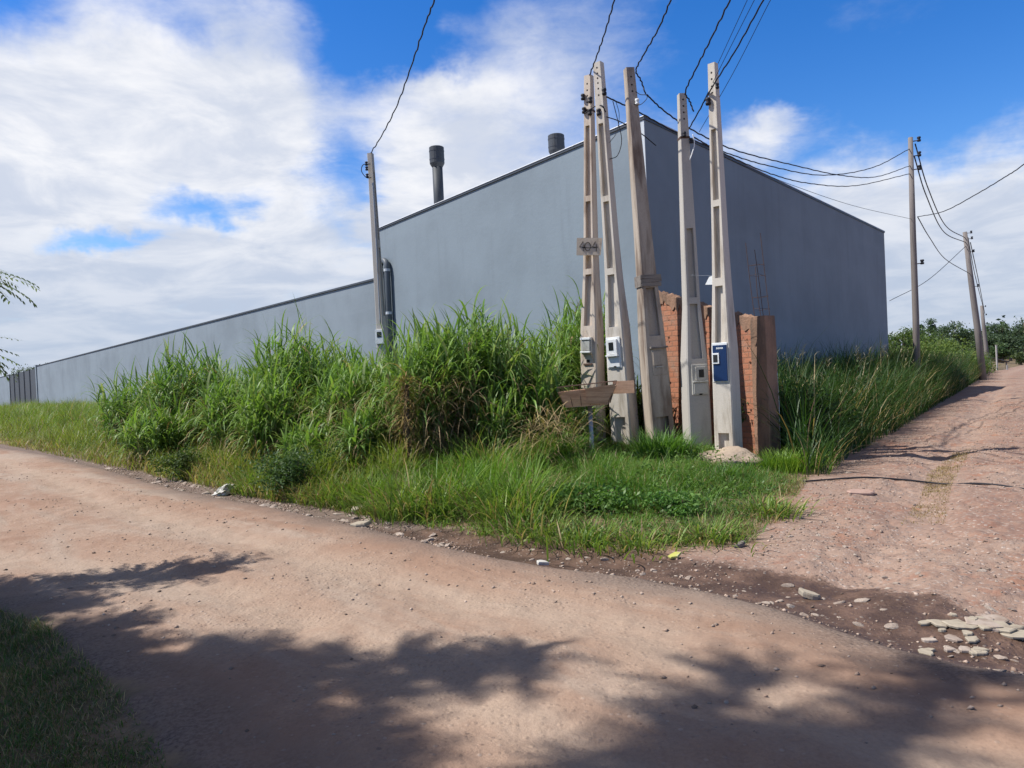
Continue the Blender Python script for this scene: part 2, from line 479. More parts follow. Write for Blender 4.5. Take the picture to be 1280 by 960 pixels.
def ground_mat():
    m, nt, bs = new_mat('earth')
    A = lambda n: N(nt, 'ShaderNodeAttribute', attribute_name=n).outputs['Fac']
    geo = N(nt, 'ShaderNodeNewGeometry'); pos = geo.outputs['Position']
    mp = N(nt, 'ShaderNodeMapping'); mp.inputs['Rotation'].default_value = (0, 0, math.radians(-44)); L(nt, pos, mp.inputs['Vector'])
    mp2 = N(nt, 'ShaderNodeMapping'); mp2.inputs['Scale'].default_value = (0.9, 0.18, 1); L(nt, mp.outputs[0], mp2.inputs['Vector'])
    along = mp2.outputs[0]
    n_big = noise(nt, pos, 0.5, 5, 0.6, 0.6); n_tr = noise(nt, along, 1.3, 5, 0.6, 0.4); n_mid = noise(nt, pos, 3.5, 5, 0.65)
    n_fine = noise(nt, pos, 45, 4, 0.7)
    vor = N(nt, 'ShaderNodeTexVoronoi'); vor.inputs['Scale'].default_value = 26; L(nt, pos, vor.inputs['Vector'])
    vor.inputs['Randomness'].default_value = 1.0
    sep = N(nt, 'ShaderNodeSeparateColor'); L(nt, vor.outputs['Color'], sep.inputs[0])
    peb = math_(nt, 'MULTIPLY', math_(nt, 'LESS_THAN', vor.outputs['Distance'], 0.28), math_(nt, 'GREATER_THAN', sep.outputs[0], 0.72))
    pebS = math_(nt, 'MULTIPLY', math_(nt, 'LESS_THAN', vor.outputs['Distance'], 0.42), math_(nt, 'GREATER_THAN', sep.outputs[0], 0.42))
    def sharp(n, lo=0.3, hi=0.7):
        q_ = math_(nt, 'ADD', A(n), math_(nt, 'ADD', math_(nt, 'MULTIPLY', math_(nt, 'SUBTRACT', n_mid, 0.5), 1.1), math_(nt, 'MULTIPLY', math_(nt, 'SUBTRACT', n_fine, 0.5), 0.9)))
        return ramp(nt, q_, lo, hi)
    # main road
    c = mixc(nt, ramp(nt, n_big, 0.35, 0.65), (0.275, 0.168, 0.114), (0.330, 0.225, 0.163))
    c = mixc(nt, ramp(nt, n_tr, 0.44, 0.62, 0, 0.9), c, (0.345, 0.265, 0.207))
    c = mixc(nt, ramp(nt, n_mid, 0.52, 0.75, 0, 0.65), c, (0.235, 0.138, 0.092))
    c = mixc(nt, ramp(nt, n_mid, 0.42, 0.25, 0, 0.45), c, (0.37, 0.275, 0.21))
    c = mixc(nt, math_(nt, 'MULTIPLY', A('lane'), ramp(nt, n_mid, 0.3, 0.55, 0.35, 0.85)), c, (0.365, 0.272, 0.205))
    pc = mixc(nt, sep.outputs[1], (0.20, 0.125, 0.095), (0.46, 0.37, 0.31))
    c = mixc(nt, math_(nt, 'MULTIPLY', math_(nt, 'MULTIPLY', peb, ramp(nt, n_big, 0.4, 0.6, 0.25, 0.9)), math_(nt, 'SUBTRACT', 1.0, A('lane'))), c, pc)
    # side road
    s = mixc(nt, ramp(nt, n_big, 0.38, 0.62), (0.260, 0.162, 0.122), (0.320, 0.222, 0.172))
    s = mixc(nt, ramp(nt, n_mid, 0.5, 0.72, 0, 0.7), s, (0.275, 0.125, 0.08))
    s = mixc(nt, ramp(nt, n_mid, 0.44, 0.28, 0, 0.5), s, (0.35, 0.27, 0.215))
    s = mixc(nt, math_(nt, 'MULTIPLY', A('slane'), 0.6), s, (0.35, 0.245, 0.19))
    s = mixc(nt, ramp(nt, noise(nt, pos, 0.9, 4, 0.6, 1.0), 0.55, 0.68, 0, 0.75), s, (0.31, 0.145, 0.088))
    ps = mixc(nt, sep.outputs[1], (0.17, 0.115, 0.09), (0.46, 0.38, 0.33))
    s = mixc(nt, math_(nt, 'MULTIPLY', pebS, 0.75), s, ps)
    c = mixc(nt, sharp('main', 0.25, 0.75), s, c)
    # rubble edge, wet gutter, soil under grass
    ed = mixc(nt, ramp(nt, n_fine, 0.35, 0.65), (0.085, 0.06, 0.048), (0.24, 0.18, 0.145))
    c = mixc(nt, math_(nt, 'MULTIPLY', A('edge'), ramp(nt, n_mid, 0.2, 0.45, 0.45, 0.95)), c, ed)
    we = mixc(nt, ramp(nt, n_mid, 0.4, 0.65), (0.075, 0.045, 0.033), (0.155, 0.095, 0.068))
    we = mixc(nt, math_(nt, 'MULTIPLY', peb, 0.5), we, mixc(nt, sep.outputs[1], (0.14, 0.10, 0.08), (0.40, 0.34, 0.29)))
    c = mixc(nt, sharp('wet', 0.25, 0.75), c, we)
    so = mixc(nt, ramp(nt, n_mid, 0.35, 0.65), (0.10, 0.085, 0.045), (0.235, 0.165, 0.10))
    c = mixc(nt, sharp('grassy', 0.2, 0.8), c, so)
    c = mixc(nt, ramp(nt, n_fine, 0.3, 0.75, 0, 0.35), c, mixc(nt, 1.0, c, (0.5, 0.48, 0.47), 'MULTIPLY'))
    L(nt, c, bs.inputs['Base Color'])
    ro = N(nt, 'ShaderNodeMapRange'); L(nt, A('wet'), ro.inputs['Value']); ro.inputs['To Min'].default_value = 0.95; ro.inputs['To Max'].default_value = 0.55
    L(nt, ro.outputs[0], bs.inputs['Roughness'])
    h = math_(nt, 'ADD', math_(nt, 'MULTIPLY', n_fine, 0.5), math_(nt, 'MULTIPLY', n_mid, 1.6))
    h = math_(nt, 'ADD', h, math_(nt, 'MULTIPLY', math_(nt, 'SUBTRACT', 0.42, vor.outputs['Distance']), math_(nt, 'MULTIPLY', pebS, 1.2)))
    h = math_(nt, 'MULTIPLY', h, math_(nt, 'ADD', ramp(nt, n_big, 0.35, 0.62, 0.35, 1.0), math_(nt, 'MULTIPLY', A('main'), -0.2)))
    bump(nt, bs, h, 0.9, 0.024)
    return m


M['ground'] = ground_mat()
build_ground()

# ------------------------------------------------------------------ vegetation primitives


def blades(base, az, h, lean, bend, w, col, nseg=4, tip=None, twist=None):
    n = len(base)
    t = np.linspace(0, 1, nseg + 1)
    ang = lean[:, None] + bend[:, None] * t[None, :] ** 1.3
    step = (h / nseg)[:, None]
    dr = np.sin(ang) * step; dz = np.cos(ang) * step
    r = np.concatenate([np.zeros((n, 1)), np.cumsum((dr[:, 1:] + dr[:, :-1]) / 2, 1)], 1)
    z = np.concatenate([np.zeros((n, 1)), np.cumsum((dz[:, 1:] + dz[:, :-1]) / 2, 1)], 1)
    ca, sa = np.cos(az)[:, None], np.sin(az)[:, None]
    ctr = np.stack([base[:, 0:1] + r * ca, base[:, 1:2] + r * sa, base[:, 2:3] + z], 2)
    tw = az + PI / 2 + (rng.normal(0, 0.35, n) if twist is None else twist)
    side = np.stack([np.cos(tw), np.sin(tw), np.zeros(n)], 1)
    prof = np.clip(1.05 - t ** 2.2, 0.04, 1) * np.clip(0.55 + 1.8 * t, 0, 1)
    off = side[:, None, :] * (w[:, None] * prof[None, :] * 0.5)[:, :, None]
    v = np.stack([ctr - off, ctr + off], 2).reshape(-1, 3)
    k = (np.arange(n) * (nseg + 1) * 2)[:, None] + (np.arange(nseg) * 2)[None, :]
    k = k.ravel()
    f = np.stack([k, k + 1, k + 3, k + 2], 1)
    tipc = col if tip is None else tip
    cc = col[:, None, :] * (1 - t[None, :, None] ** 2) + tipc[:, None, :] * t[None, :, None] ** 2
    cc = np.repeat(cc, 2, axis=1).reshape(-1, 3)
    return v, f, cc


def cat(parts):
    vs, fs, cs = [], [], []; n = 0
    for v, f, c in parts:
        vs.append(v); fs.append(f + n); cs.append(c); n += len(v)
    return np.concatenate(vs), np.concatenate(fs), np.concatenate(cs)


def mixcol(a, b, t, jit=0.12):
    t = np.asarray(t)[:, None]
    c = np.array(a)[None] * (1 - t) + np.array(b)[None] * t
    return np.clip(c * (1 + rng.normal(0, jit, (len(c), 1))), 0.004, 1)


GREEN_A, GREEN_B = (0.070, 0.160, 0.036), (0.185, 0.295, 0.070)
YGREEN = (0.19, 0.25, 0.045)
STRAW = (0.42, 0.33, 0.18)
BROWN = (0.19, 0.125, 0.07)


def cane_clump(label, u0, u1, vtop, d, depth=1.8, nst=230, dry=0.5, tint=0.5, group='clumps of tall cane grass on the verge', flop=1.0):
    """clump of tall elephant-type grass between the pixel columns u0..u1 at depth d"""
    xa, xb = P(u0, 480, d)[0], P(u1, 480, d)[0]
    cx, rx = (xa + xb) / 2, (xb - xa) / 2 * 0.86
    zb = tz(cx, d)
    H = P((u0 + u1) / 2, vtop, d)[2] - zb
    nst = int(nst * 1.12)
    root = empty('cane_grass_clump', (cx, d, zb), label, 'grass clump', group)
    a = rng.random(nst) * 2 * PI; r = np.sqrt(rng.random(nst))
    bx, by = r * np.cos(a) * rx * 0.8, r * np.sin(a) * depth * 0.5
    out_az = np.arctan2(by + rng.normal(0, 0.25, nst), bx + rng.normal(0, 0.25, nst))
    hgt = H * (1.0 - 0.20 * r ** 2.2) * rng.uniform(0.55, 1.0, nst) * np.clip(1 + 0.5 * fbm((bx + cx) * 1.3, (by + d) * 1.3, 2), 0.7, 1.12)
    lean = rng.normal(0.04, 0.05, nst) + 0.16 * r
    base = np.stack([bx, by, np.full(nst, -0.05)], 1)
    dirv = np.stack([np.sin(lean) * np.cos(out_az), np.sin(lean) * np.sin(out_az), np.cos(lean)], 1)
    stem_c = mixcol((0.16, 0.19, 0.06), (0.30, 0.24, 0.12), rng.random(nst) * 0.8)
    green, dryp = [], []
    green.append(blades(base, out_az, hgt * 0.93, lean, np.full(nst, 0.05), np.full(nst, 0.020), stem_c, 3))
    per = 12
    for k in range(per):
        t = (k + rng.random(nst)) / per
        t = 0.16 + 0.84 * t
        pos = base + dirv * (hgt * t * 0.93)[:, None]
        az = rng.random(nst) * 2 * PI
        up = t > 0.9
        ln = rng.uniform(0.5, 1.1, nst) * np.where(up, 0.75, 1.0)
        ln = np.minimum(ln, 0.5 * H)
        le = np.where(up, rng.uniform(0.05, 0.35, nst), rng.uniform(0.25, 0.75, nst))
        be = np.where(up, rng.uniform(0.3, 1.7, nst), rng.uniform(1.0, 2.7, nst) * flop)
        w = rng.uniform(0.020, 0.050, nst)
        isdry = rng.random(nst) < np.clip((0.62 - t) * 2.0, 0, 1) * dry + 0.05
        g = ~isdry
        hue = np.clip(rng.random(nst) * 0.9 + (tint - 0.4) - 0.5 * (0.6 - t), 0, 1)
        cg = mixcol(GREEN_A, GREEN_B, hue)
        pale = rng.random(nst) < 0.14
        cg[pale] = mixcol((0.20, 0.28, 0.10), (0.30, 0.34, 0.16), rng.random(pale.sum()))
        tipc = np.where((rng.random(nst) < 0.18)[:, None], np.array(YGREEN)[None], cg)
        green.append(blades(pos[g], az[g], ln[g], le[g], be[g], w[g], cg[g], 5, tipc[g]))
        cd = mixcol(BROWN, STRAW, rng.random(nst) ** 1.3)
        dryp.append(blades(pos[isdry], az[isdry], ln[isdry], le[isdry] + 0.5, be[isdry] + 0.7, w[isdry] * 0.7, cd[isdry], 4))
    v, f, c = cat(green)
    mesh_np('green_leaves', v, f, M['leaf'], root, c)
    v, f, c = cat(dryp)
    mesh_np('dry_leaves', v, f, M['dry'], root, c)
    return root


def scatter(poly_world, n, near=None):
    p = np.array(poly_world); lo, hi = p.min(0), p.max(0)
    out = []
    while sum(len(o) for o in out) < n:
        q = lo + rng.random((n * 2, 2)) * (hi - lo)
        k = sdist(poly_world, q[:, 0], q[:, 1]) > 0
        if near: k &= rng.random(len(q)) < np.minimum(1, (near / np.hypot(q[:, 0], q[:, 1])) ** 1.6)
        out.append(q[k])
    return np.concatenate(out)[:n]


def in_shed(x, y, m=0.3):
    return sdist(SHED, x, y) > -m


def grass_stuff(name, label, poly, n, h, cola, colb, w=(0.005, 0.011), mask=None, bendr=(0.4, 1.5), dryf=0.08, hn=0.5, nseg=3, kind='stuff', cat_='grass', group=None, near=None, clump=0.0):
    q = scatter(poly, n, near)
    if clump: q = q[rng.random(len(q)) < np.clip(0.55 + clump * fbm(q[:, 0] * 1.7 + 7, q[:, 1] * 1.7, 3) * 3, 0.12, 1)]
    z, sv, sm, sw = terrain(q[:, 0], q[:, 1])
    keep = ~in_shed(q[:, 0], q[:, 1])
    if mask is not None: keep &= mask(q[:, 0], q[:, 1], sv)
    q, z, sv = q[keep], z[keep], sv[keep]
    n = len(q)
    nz = fbm(q[:, 0] * 0.9, q[:, 1] * 0.9, 3) * 2
    hh = rng.uniform(h[0], h[1], n) * np.clip(1 + hn * nz * 1.6, 0.35, 1.9) * (0.45 + 0.55 * sstep(0.0, 0.7, sv))
    base = np.stack([q[:, 0], q[:, 1], z - 0.01], 1)
    hue = np.clip(rng.random(n) * 0.6 + 0.3 + 0.8 * fbm(q[:, 0] * 0.6 + 40, q[:, 1] * 0.6, 3), 0, 1)
    c = mixcol(cola, colb, hue)
    d = rng.random(n) < dryf * (1 + 3 * (1 - sstep(0.0, 0.6, sv)))
    c[d] = mixcol(BROWN, STRAW, rng.random(d.sum()))
    v, f, cc = blades(base, rng.random(n) * 2 * PI, hh, rng.uniform(0.0, 0.5, n), rng.uniform(*bendr, n), rng.uniform(*w, n), c, nseg)
    o = mesh_np(name, v, f, M['leaf'], None, cc)
    return tag(o, label, cat_, group, kind)


def leaf_quads(cen, sizes, col, nrm_jit=1.0, flat=0.0):
    """random little leaf quads around given centres"""
    n = len(cen)
    a = rng.normal(0, 1, (n, 3)); a /= np.linalg.norm(a, axis=1)[:, None]
    b = rng.normal(0, 1, (n, 3)); b[:, 2] *= (1 - flat); b -= a * (a * b).sum(1)[:, None]; b /= np.linalg.norm(b, axis=1)[:, None] + 1e-9
    a = a * sizes[:, None]; b = b * (sizes * 0.45)[:, None]
    v = np.stack([cen - a, cen + b, cen + a, cen - b], 1).reshape(-1, 3)
    k = np.arange(n) * 4
    f = np.stack([k, k + 1, k + 2, k + 3], 1)
    return v, f, np.repeat(col, 4, axis=0)


def shrub(name, label, x, y, rx, ry, hz, n, leaf, cola, colb, cat_='shrub', group=None):
    z = tz(x, y)
    root = empty(name, (x, y, z), label, cat_, group)
    mb = MB()
    nb = 9
    tips = []
    for i in range(nb):
        a = 2 * PI * i / nb + random.random(); r = random.uniform(0.3, 0.8)
        tip = Vector((math.cos(a) * rx * r, math.sin(a) * ry * r, hz * random.uniform(0.55, 0.9)))
        mb.tube([(0, 0, -0.03), tip * 0.5 + Vector((0, 0, 0.08)), tip], [0.012, 0.008, 0.004], 5)
        tips.append(tip)
    mb.build('stems', M['bark'], root, True)
    nt_ = 26
    cs = np.stack([rng.normal(0, 0.42, nt_) * rx, rng.normal(0, 0.42, nt_) * ry, hz * rng.uniform(0.2, 0.85, nt_)], 1)
    idx = rng.integers(0, nt_, n)
    cen = cs[idx] + rng.normal(0, 1, (n, 3)) * np.array([rx * 0.2, ry * 0.2, hz * 0.13])
    cen[:, 2] = np.abs(cen[:, 2]) + 0.02
    col = mixcol(cola, colb, np.clip(rng.random(n) * 0.5 + rng.random(nt_)[idx] * 0.5, 0, 1))
    v, f, c = leaf_quads(cen, rng.uniform(0.6, 1.2, n) * leaf, col)
    mesh_np('foliage', v, f, M['tree'], root, c)
    return root


def tree(name, label, x, y, z, H, rc, ntuft, nleaf, leaf, cola, colb, cz=0.62, flat=0.55, group=None, trunk_r=0.16, lean=(0, 0), tuft=0.26, cat_='tree', limbs=7, cone=False):
    root = empty(name, (x, y, z), label, cat_, group)
    mb = MB()
    cc = Vector((lean[0], lean[1], H * cz))
    top = cc + Vector((0, 0, H * 0.18))
    mb.tube([(0, 0, -0.3), (lean[0] * 0.2, lean[1] * 0.2, H * 0.22), cc * 0.8, top], [trunk_r * 1.3, trunk_r, trunk_r * 0.6, trunk_r * 0.25], 8)
    cs = []
    for i in range(ntuft):
        if cone:
            t = random.random() ** 1.2; a = random.random() * 2 * PI; rr_ = rc * (1 - t) * random.uniform(0.4, 1.0) + 0.1
            cs.append((lean[0] + math.cos(a) * rr_, lean[1] + math.sin(a) * rr_, H * (0.15 + 0.83 * t)))
        else:
            d = np.array([random.gauss(0, 1) for _ in range(3)]); d /= np.linalg.norm(d)
            r = rc * random.uniform(0.45, 1.0)
            cs.append((cc.x + d[0] * r, cc.y + d[1] * r, cc.z + d[2] * r * flat + H * 0.06))
    cs = np.array(cs)
    for i in range(limbs):
        t = cs[i % ntuft]
        m = cc * 0.72
        mid = (m + Vector(t)) / 2 + Vector((random.uniform(-.2, .2), random.uniform(-.2, .2), -0.05 * H))
        mb.tube([m, mid, t], [trunk_r * 0.5, trunk_r * 0.3, trunk_r * 0.12], 6)
    mb.build('trunk', M['bark'], root, True)
    idx = rng.integers(0, ntuft, nleaf)
    s = rc * tuft * rng.uniform(0.6, 1.2, ntuft)
    cen = cs[idx] + rng.normal(0, 1, (nleaf, 3)) * s[idx][:, None] * np.array([1, 1, 0.62])
    col = mixcol(cola, colb, np.clip(rng.random(nleaf) * 0.45 + rng.random(ntuft)[idx] * 0.55, 0, 1))
    v, f, c = leaf_quads(cen, rng.uniform(0.6, 1.25, nleaf) * leaf, col, flat=0.3)
    mesh_np('crown', v, f, M['tree'], root, c)
    return root


def frond_tree(name, label, x, y, crown_c, crown_r, zmin, nfrond, H_tr, extra=(), group=None, trunk_r=0.13, keep=None, nb=26, seed=1):
    """tree with feathery drooping compound leaves (pinnate fronds)"""
    random.seed(seed)
    z0 = tz(x, y)
    root = empty(name, (x, y, z0), label, 'tree', group)
    mb = MB(); o = Vector((x, y, z0))
    cc = Vector(crown_c) - o
    fork = Vector((cc.x * 0.35, cc.y * 0.35, H_tr))
    mb.tube([(0, 0, -0.3), (cc.x * 0.1, cc.y * 0.1, H_tr * 0.5), fork], [trunk_r * 1.25, trunk_r, trunk_r * 0.8], 9)
    ends = []
    for i in range(nb):
        d = np.array([random.gauss(0, 1) for _ in range(3)]); d /= np.linalg.norm(d)
        e = cc + Vector((d[0] * crown_r[0], d[1] * crown_r[1], d[2] * crown_r[2])) * random.uniform(0.55, 0.95)
        ends.append(e)
    ends += [Vector(e) - o for e in extra]
    if keep: ends = [e for e in ends if keep(e + o)]
    nodes = []; ext = []
    for ie, e in enumerate(ends):
        mid = fork.lerp(e, 0.5) + Vector((random.uniform(-.2, .2), random.uniform(-.2, .2), 0.25))
        mb.tube([fork, mid, e], [trunk_r * 0.45, trunk_r * 0.22, 0.008], 6)
        for t in (0.45, 0.6, 0.72, 0.83, 0.92, 1.0):
            a = fork.lerp(mid, t * 2) if t < 0.5 else mid.lerp(e, t * 2 - 1)
            nodes.append((a, (e - fork).normalized()))
        if ie >= len(ends) - len(extra):
            ext += [(mid.lerp(e, q_), (e - fork).normalized()) for q_ in np.linspace(0.72, 1.0, 12)]
    mb.build('trunk', M['bark'], root, True)
    nn = len(nodes)
    # fronds: a rachis blade with rows of leaflets on both sides
    idx = rng.integers(0, nn, nfrond)
    ne = 44 * len(extra)
    sel = [random.choice(ext) for _ in range(ne)] + [nodes[i] for i in idx[ne:]] if extra else [nodes[i] for i in idx]
    pos = np.array([q_[0] for q_ in sel]); dv = np.array([q_[1] for q_ in sel])
    az = np.arctan2(dv[:, 1], dv[:, 0]) + rng.normal(0, 0.9, nfrond)
    ln = rng.uniform(0.3, 0.6, nfrond); ln[:ne] *= 0.45; le = rng.uniform(0.7, 1.4, nfrond); be = rng.uniform(0.7, 1.5, nfrond)
    col = mixcol((0.07, 0.115, 0.045), (0.16, 0.22, 0.095), rng.random(nfrond))
    parts = [blades(pos, az, ln, le, be, np.full(nfrond, 0.008), col, 4)]
    nl = 14
    for k in range(nl):
        t = 0.12 + 0.88 * k / (nl - 1)
        ang = le + be * (t * 0.5) ** 1.0
        p = pos + np.stack([np.sin(ang) * np.cos(az), np.sin(ang) * np.sin(az), np.cos(ang)], 1) * (ln * t)[:, None]
        for s in (-1, 1):
            laz = az + s * rng.uniform(0.9, 1.3, nfrond)
            parts.append(blades(p, laz, rng.uniform(0.07, 0.115, nfrond) * (1.15 - 0.5 * t) * np.where(np.arange(nfrond) < ne, 0.7, 1.0), le + be * t * 0.7, np.full(nfrond, 0.5), rng.uniform(0.015, 0.023, nfrond) * np.where(np.arange(nfrond) < ne, 0.75, 1.0), col, 2))
    v, f, c = cat(parts)
    mesh_np('crown', v, f, M['tree'], root, c)
    return root


# ------------------------------------------------------------------ warehouse
def quad_wall(mb, a, b, z0, z1, th=0.2, inward=None):
    a, b = Vector((*a, 0)), Vector((*b, 0))
    d = (b - a).normalized(); n = Vector((d.y, -d.x, 0))
    if inward is not None and n.dot(Vector((*inward, 0)) - a) < 0: n = -n
    p = [a, b, b + n * th, a + n * th]
    mb.loft([[(q.x, q.y, z0) for q in p], [(q.x, q.y, z1) for q in p]])
    return d, n


def build_warehouse():
    root = empty('warehouse', (0, 0, 0), 'large plain grey rendered warehouse with two dark flues standing behind the poles', 'warehouse')
    mb = MB()
    mb.loft([[(p[0], p[1], -0.3) for p in SHED], [(p[0], p[1], ZT) for p in SHED]], True, True)
    mb.build('wall', M['shed'], root)
    ctr = (B0 + B3) / 2
    # coping: dark band with a pale flashing on top, slightly proud of the walls
    def ring(off, z):
        out = []
        for p in SHED:
            v = np.array(p) - ctr; n = np.linalg.norm(v)
            out.append((*(ctr + v * (1 + off / n)), z))
        return out
    cp = MB(); cp.loft([ring(0.05, ZT - 0.045), ring(0.05, ZT + 0.02)]); cp.build('coping', M['coping'], root)
    fl = MB(); fl.loft([ring(0.07, ZT + 0.023), ring(0.06, ZT + 0.045)]); fl.build('flashing', M['flash'], root)
    # pale corner strip on the left face
    d = (B2 - B0) / np.linalg.norm(B2 - B0); nrm = np.array([-d[1], d[0]])
    if nrm[1] > 0: nrm = -nrm
    a = B0 + nrm * 0.0; q = [a, a + d * 0.34, a + d * 0.34 + nrm * 0.012, a + nrm * 0.012]
    tr = MB(); tr.loft([[(*p, 0.1) for p in q], [(*p, ZT - 0.05) for p in q]]); tr.build('corner_strip', M['trim'], root)
    # the two flues
    for (u, v, dd, capw, shw, caph, zb) in ((545.5, 184, 28.5, 0.28, 0.195, 0.62, ZT - 0.6), (695, 169, 24.5, 0.265, 0.20, 0.52, ZT - 0.6)):
        t = P(u, v, dd)
        fm = MB(); fm.tube([(t[0], t[1], zb), (t[0], t[1], t[2] - caph * 0.9)], shw, 20)
        fo = fm.build('flue', M['stack'], root, True)
        cm = MB()
        cm.tube([(t[0], t[1], t[2] - caph - 0.14), (t[0], t[1], t[2] - caph), (t[0], t[1], t[2] - 0.02), (t[0], t[1], t[2])], [shw * 1.03, capw, capw, capw * 0.9], 20)
        cm.build('cowl', M['stack'], fo, False)
        for k in (0.25, 0.75):
            bm_ = MB(); zz = t[2] - caph * k
            bm_.tube([(t[0], t[1], zz - 0.02), (t[0], t[1], zz + 0.02)], capw * 1.03, 20); bm_.build('cowl_band', M['coping'], fo)
    # bent pair of pipes on the left face
    def on_face(u, off=0.16):
        # the face point seen in column u
        r = ray(u, 400); s = np.cross(np.append(d, 0), r)  # intersection in plan
        A = np.array([[r[0], -d[0]], [r[1], -d[1]]]); k = np.linalg.solve(A, B0)
        return B0 + d * k[1] + nrm * off
    ztop = at_d = None
    p1, p2 = on_face(482.5), on_face(491.5)
    dd = (p1[1] + p2[1]) / 2
    zt = P(487, 321, dd)[2]
    pm = (p1 + p2) / 2; rad = np.linalg.norm(p2 - p1) / 2
    big = MB(); arc = []
    for k in range(9):
        a = PI * k / 8
        q = pm + (p1 - pm) * math.cos(a)
        arc.append((q[0], q[1], zt - rad - 0.1 + math.sin(a) * rad * 0.9))
    big.tube([(p1[0], p1[1], 0.1)] + arc + [(p2[0], p2[1], 0.1)], 0.115, 12)
    pp = big.build('vent_pipe', M['pipe'], root, True)
    for zz in (zt - 0.55, zt - 2.2):
        for q in (p1, p2): MB().tube([(q[0], q[1], zz - 0.05), (q[0], q[1], zz + 0.05)], 0.13, 12).build('pipe_collar', M['trim'], pp)
    return d, nrm


SH_D, SH_N = build_warehouse()

# ------------------------------------------------------------------ boundary wall + gate on the left
W0 = P(470.5, 348, B2[1] - 0.35)
ZW = float(W0[2])
W1 = at_level(46, 458, ZW)
W2 = at_level(12, 467, ZW); W3 = at_level(-90, 494, ZW)
wd = (W1 - W0)[:2]; wd /= np.linalg.norm(wd)


def wall_run(root, a, b, z1, mat, th=0.25):
    mb = MB(); d, n = quad_wall(mb, a, b, -0.3, z1, th, inward=(0, 200))
    mb.build('wall', mat, root)
    A, Bv = Vector((*a, 0)), Vector((*b, 0))
    p = [A - n * 0.06, Bv - n * 0.06, Bv + n * (th + 0.06), A + n * (th + 0.06)]
    c = MB(); c.loft([[(q.x, q.y, z1 + 0.003) for q in p], [(q.x, q.y, z1 + 0.08) for q in p]]); c.build('coping', M['coping'], root)


bw = empty('boundary_wall', (0, 0, 0), 'long pale grey rendered boundary wall with dark coping running left from the warehouse', 'wall')
a0 = np.array(B2) + SH_N * 0.02 + SH_D * 0.02
wall_run(bw, a0, W1[:2], ZW, M['bwall'])
# pier beside the gate
pr = MB()
dn = Vector((wd[0], wd[1], 0)); nn_ = Vector((-wd[1], wd[0], 0));
if nn_.y > 0: nn_ = -nn_
pa = Vector((*W1[:2], 0))
q = [pa + nn_ * 0.12, pa + dn * 0.8 + nn_ * 0.12, pa + dn * 0.8 - nn_ * 0.4, pa - nn_ * 0.4]
pr.loft([[(v.x, v.y, -0.3) for v in q], [(v.x, v.y, ZW + 0.2) for v in q]]); pr.build('gate_pier', M['bwall'], bw)
gt = empty('sliding_gate', (0, 0, 0), 'dark grey metal sliding gate at the far left end of the boundary wall', 'gate')
ga, gb = Vector((*W1[:2], 0)) + dn * 0.85, Vector((*W2[:2], 0))
gm = MB(); quad_wall(gm, (ga.x, ga.y), (gb.x, gb.y), 0.15, ZW - 0.25, 0.06, inward=(0, 200)); gm.build('gate_panel', M['gate'], gt)
for k in range(6):
    c = ga.lerp(gb, k / 5) + nn_ * 0.04
    MB().box((c.x, c.y, (ZW - 0.25) / 2 + 0.1), (0.1, 0.1, ZW - 0.2)).build('gate_rib', M['coping'], gt)
bw2 = empty('boundary_wall', (0, 0, 0), 'short stretch of pale grey boundary wall beyond the dark gate', 'wall')
wall_run(bw2, W2[:2], W3[:2], ZW - 0.25, M['bwall'])

# ------------------------------------------------------------------ brick wall behind the poles
C0 = P(948, 585, 12.35)  # foot of the wall beside the column
C1 = P(817, 560, 14.35)
bdir = Vector((C1[0] - C0[0], C1[1] - C0[1], 0)); BL = bdir.length; bdir.normalize()
bnr = Vector((bdir.y, -bdir.x, 0))
if bnr.y > 0: bnr = -bnr


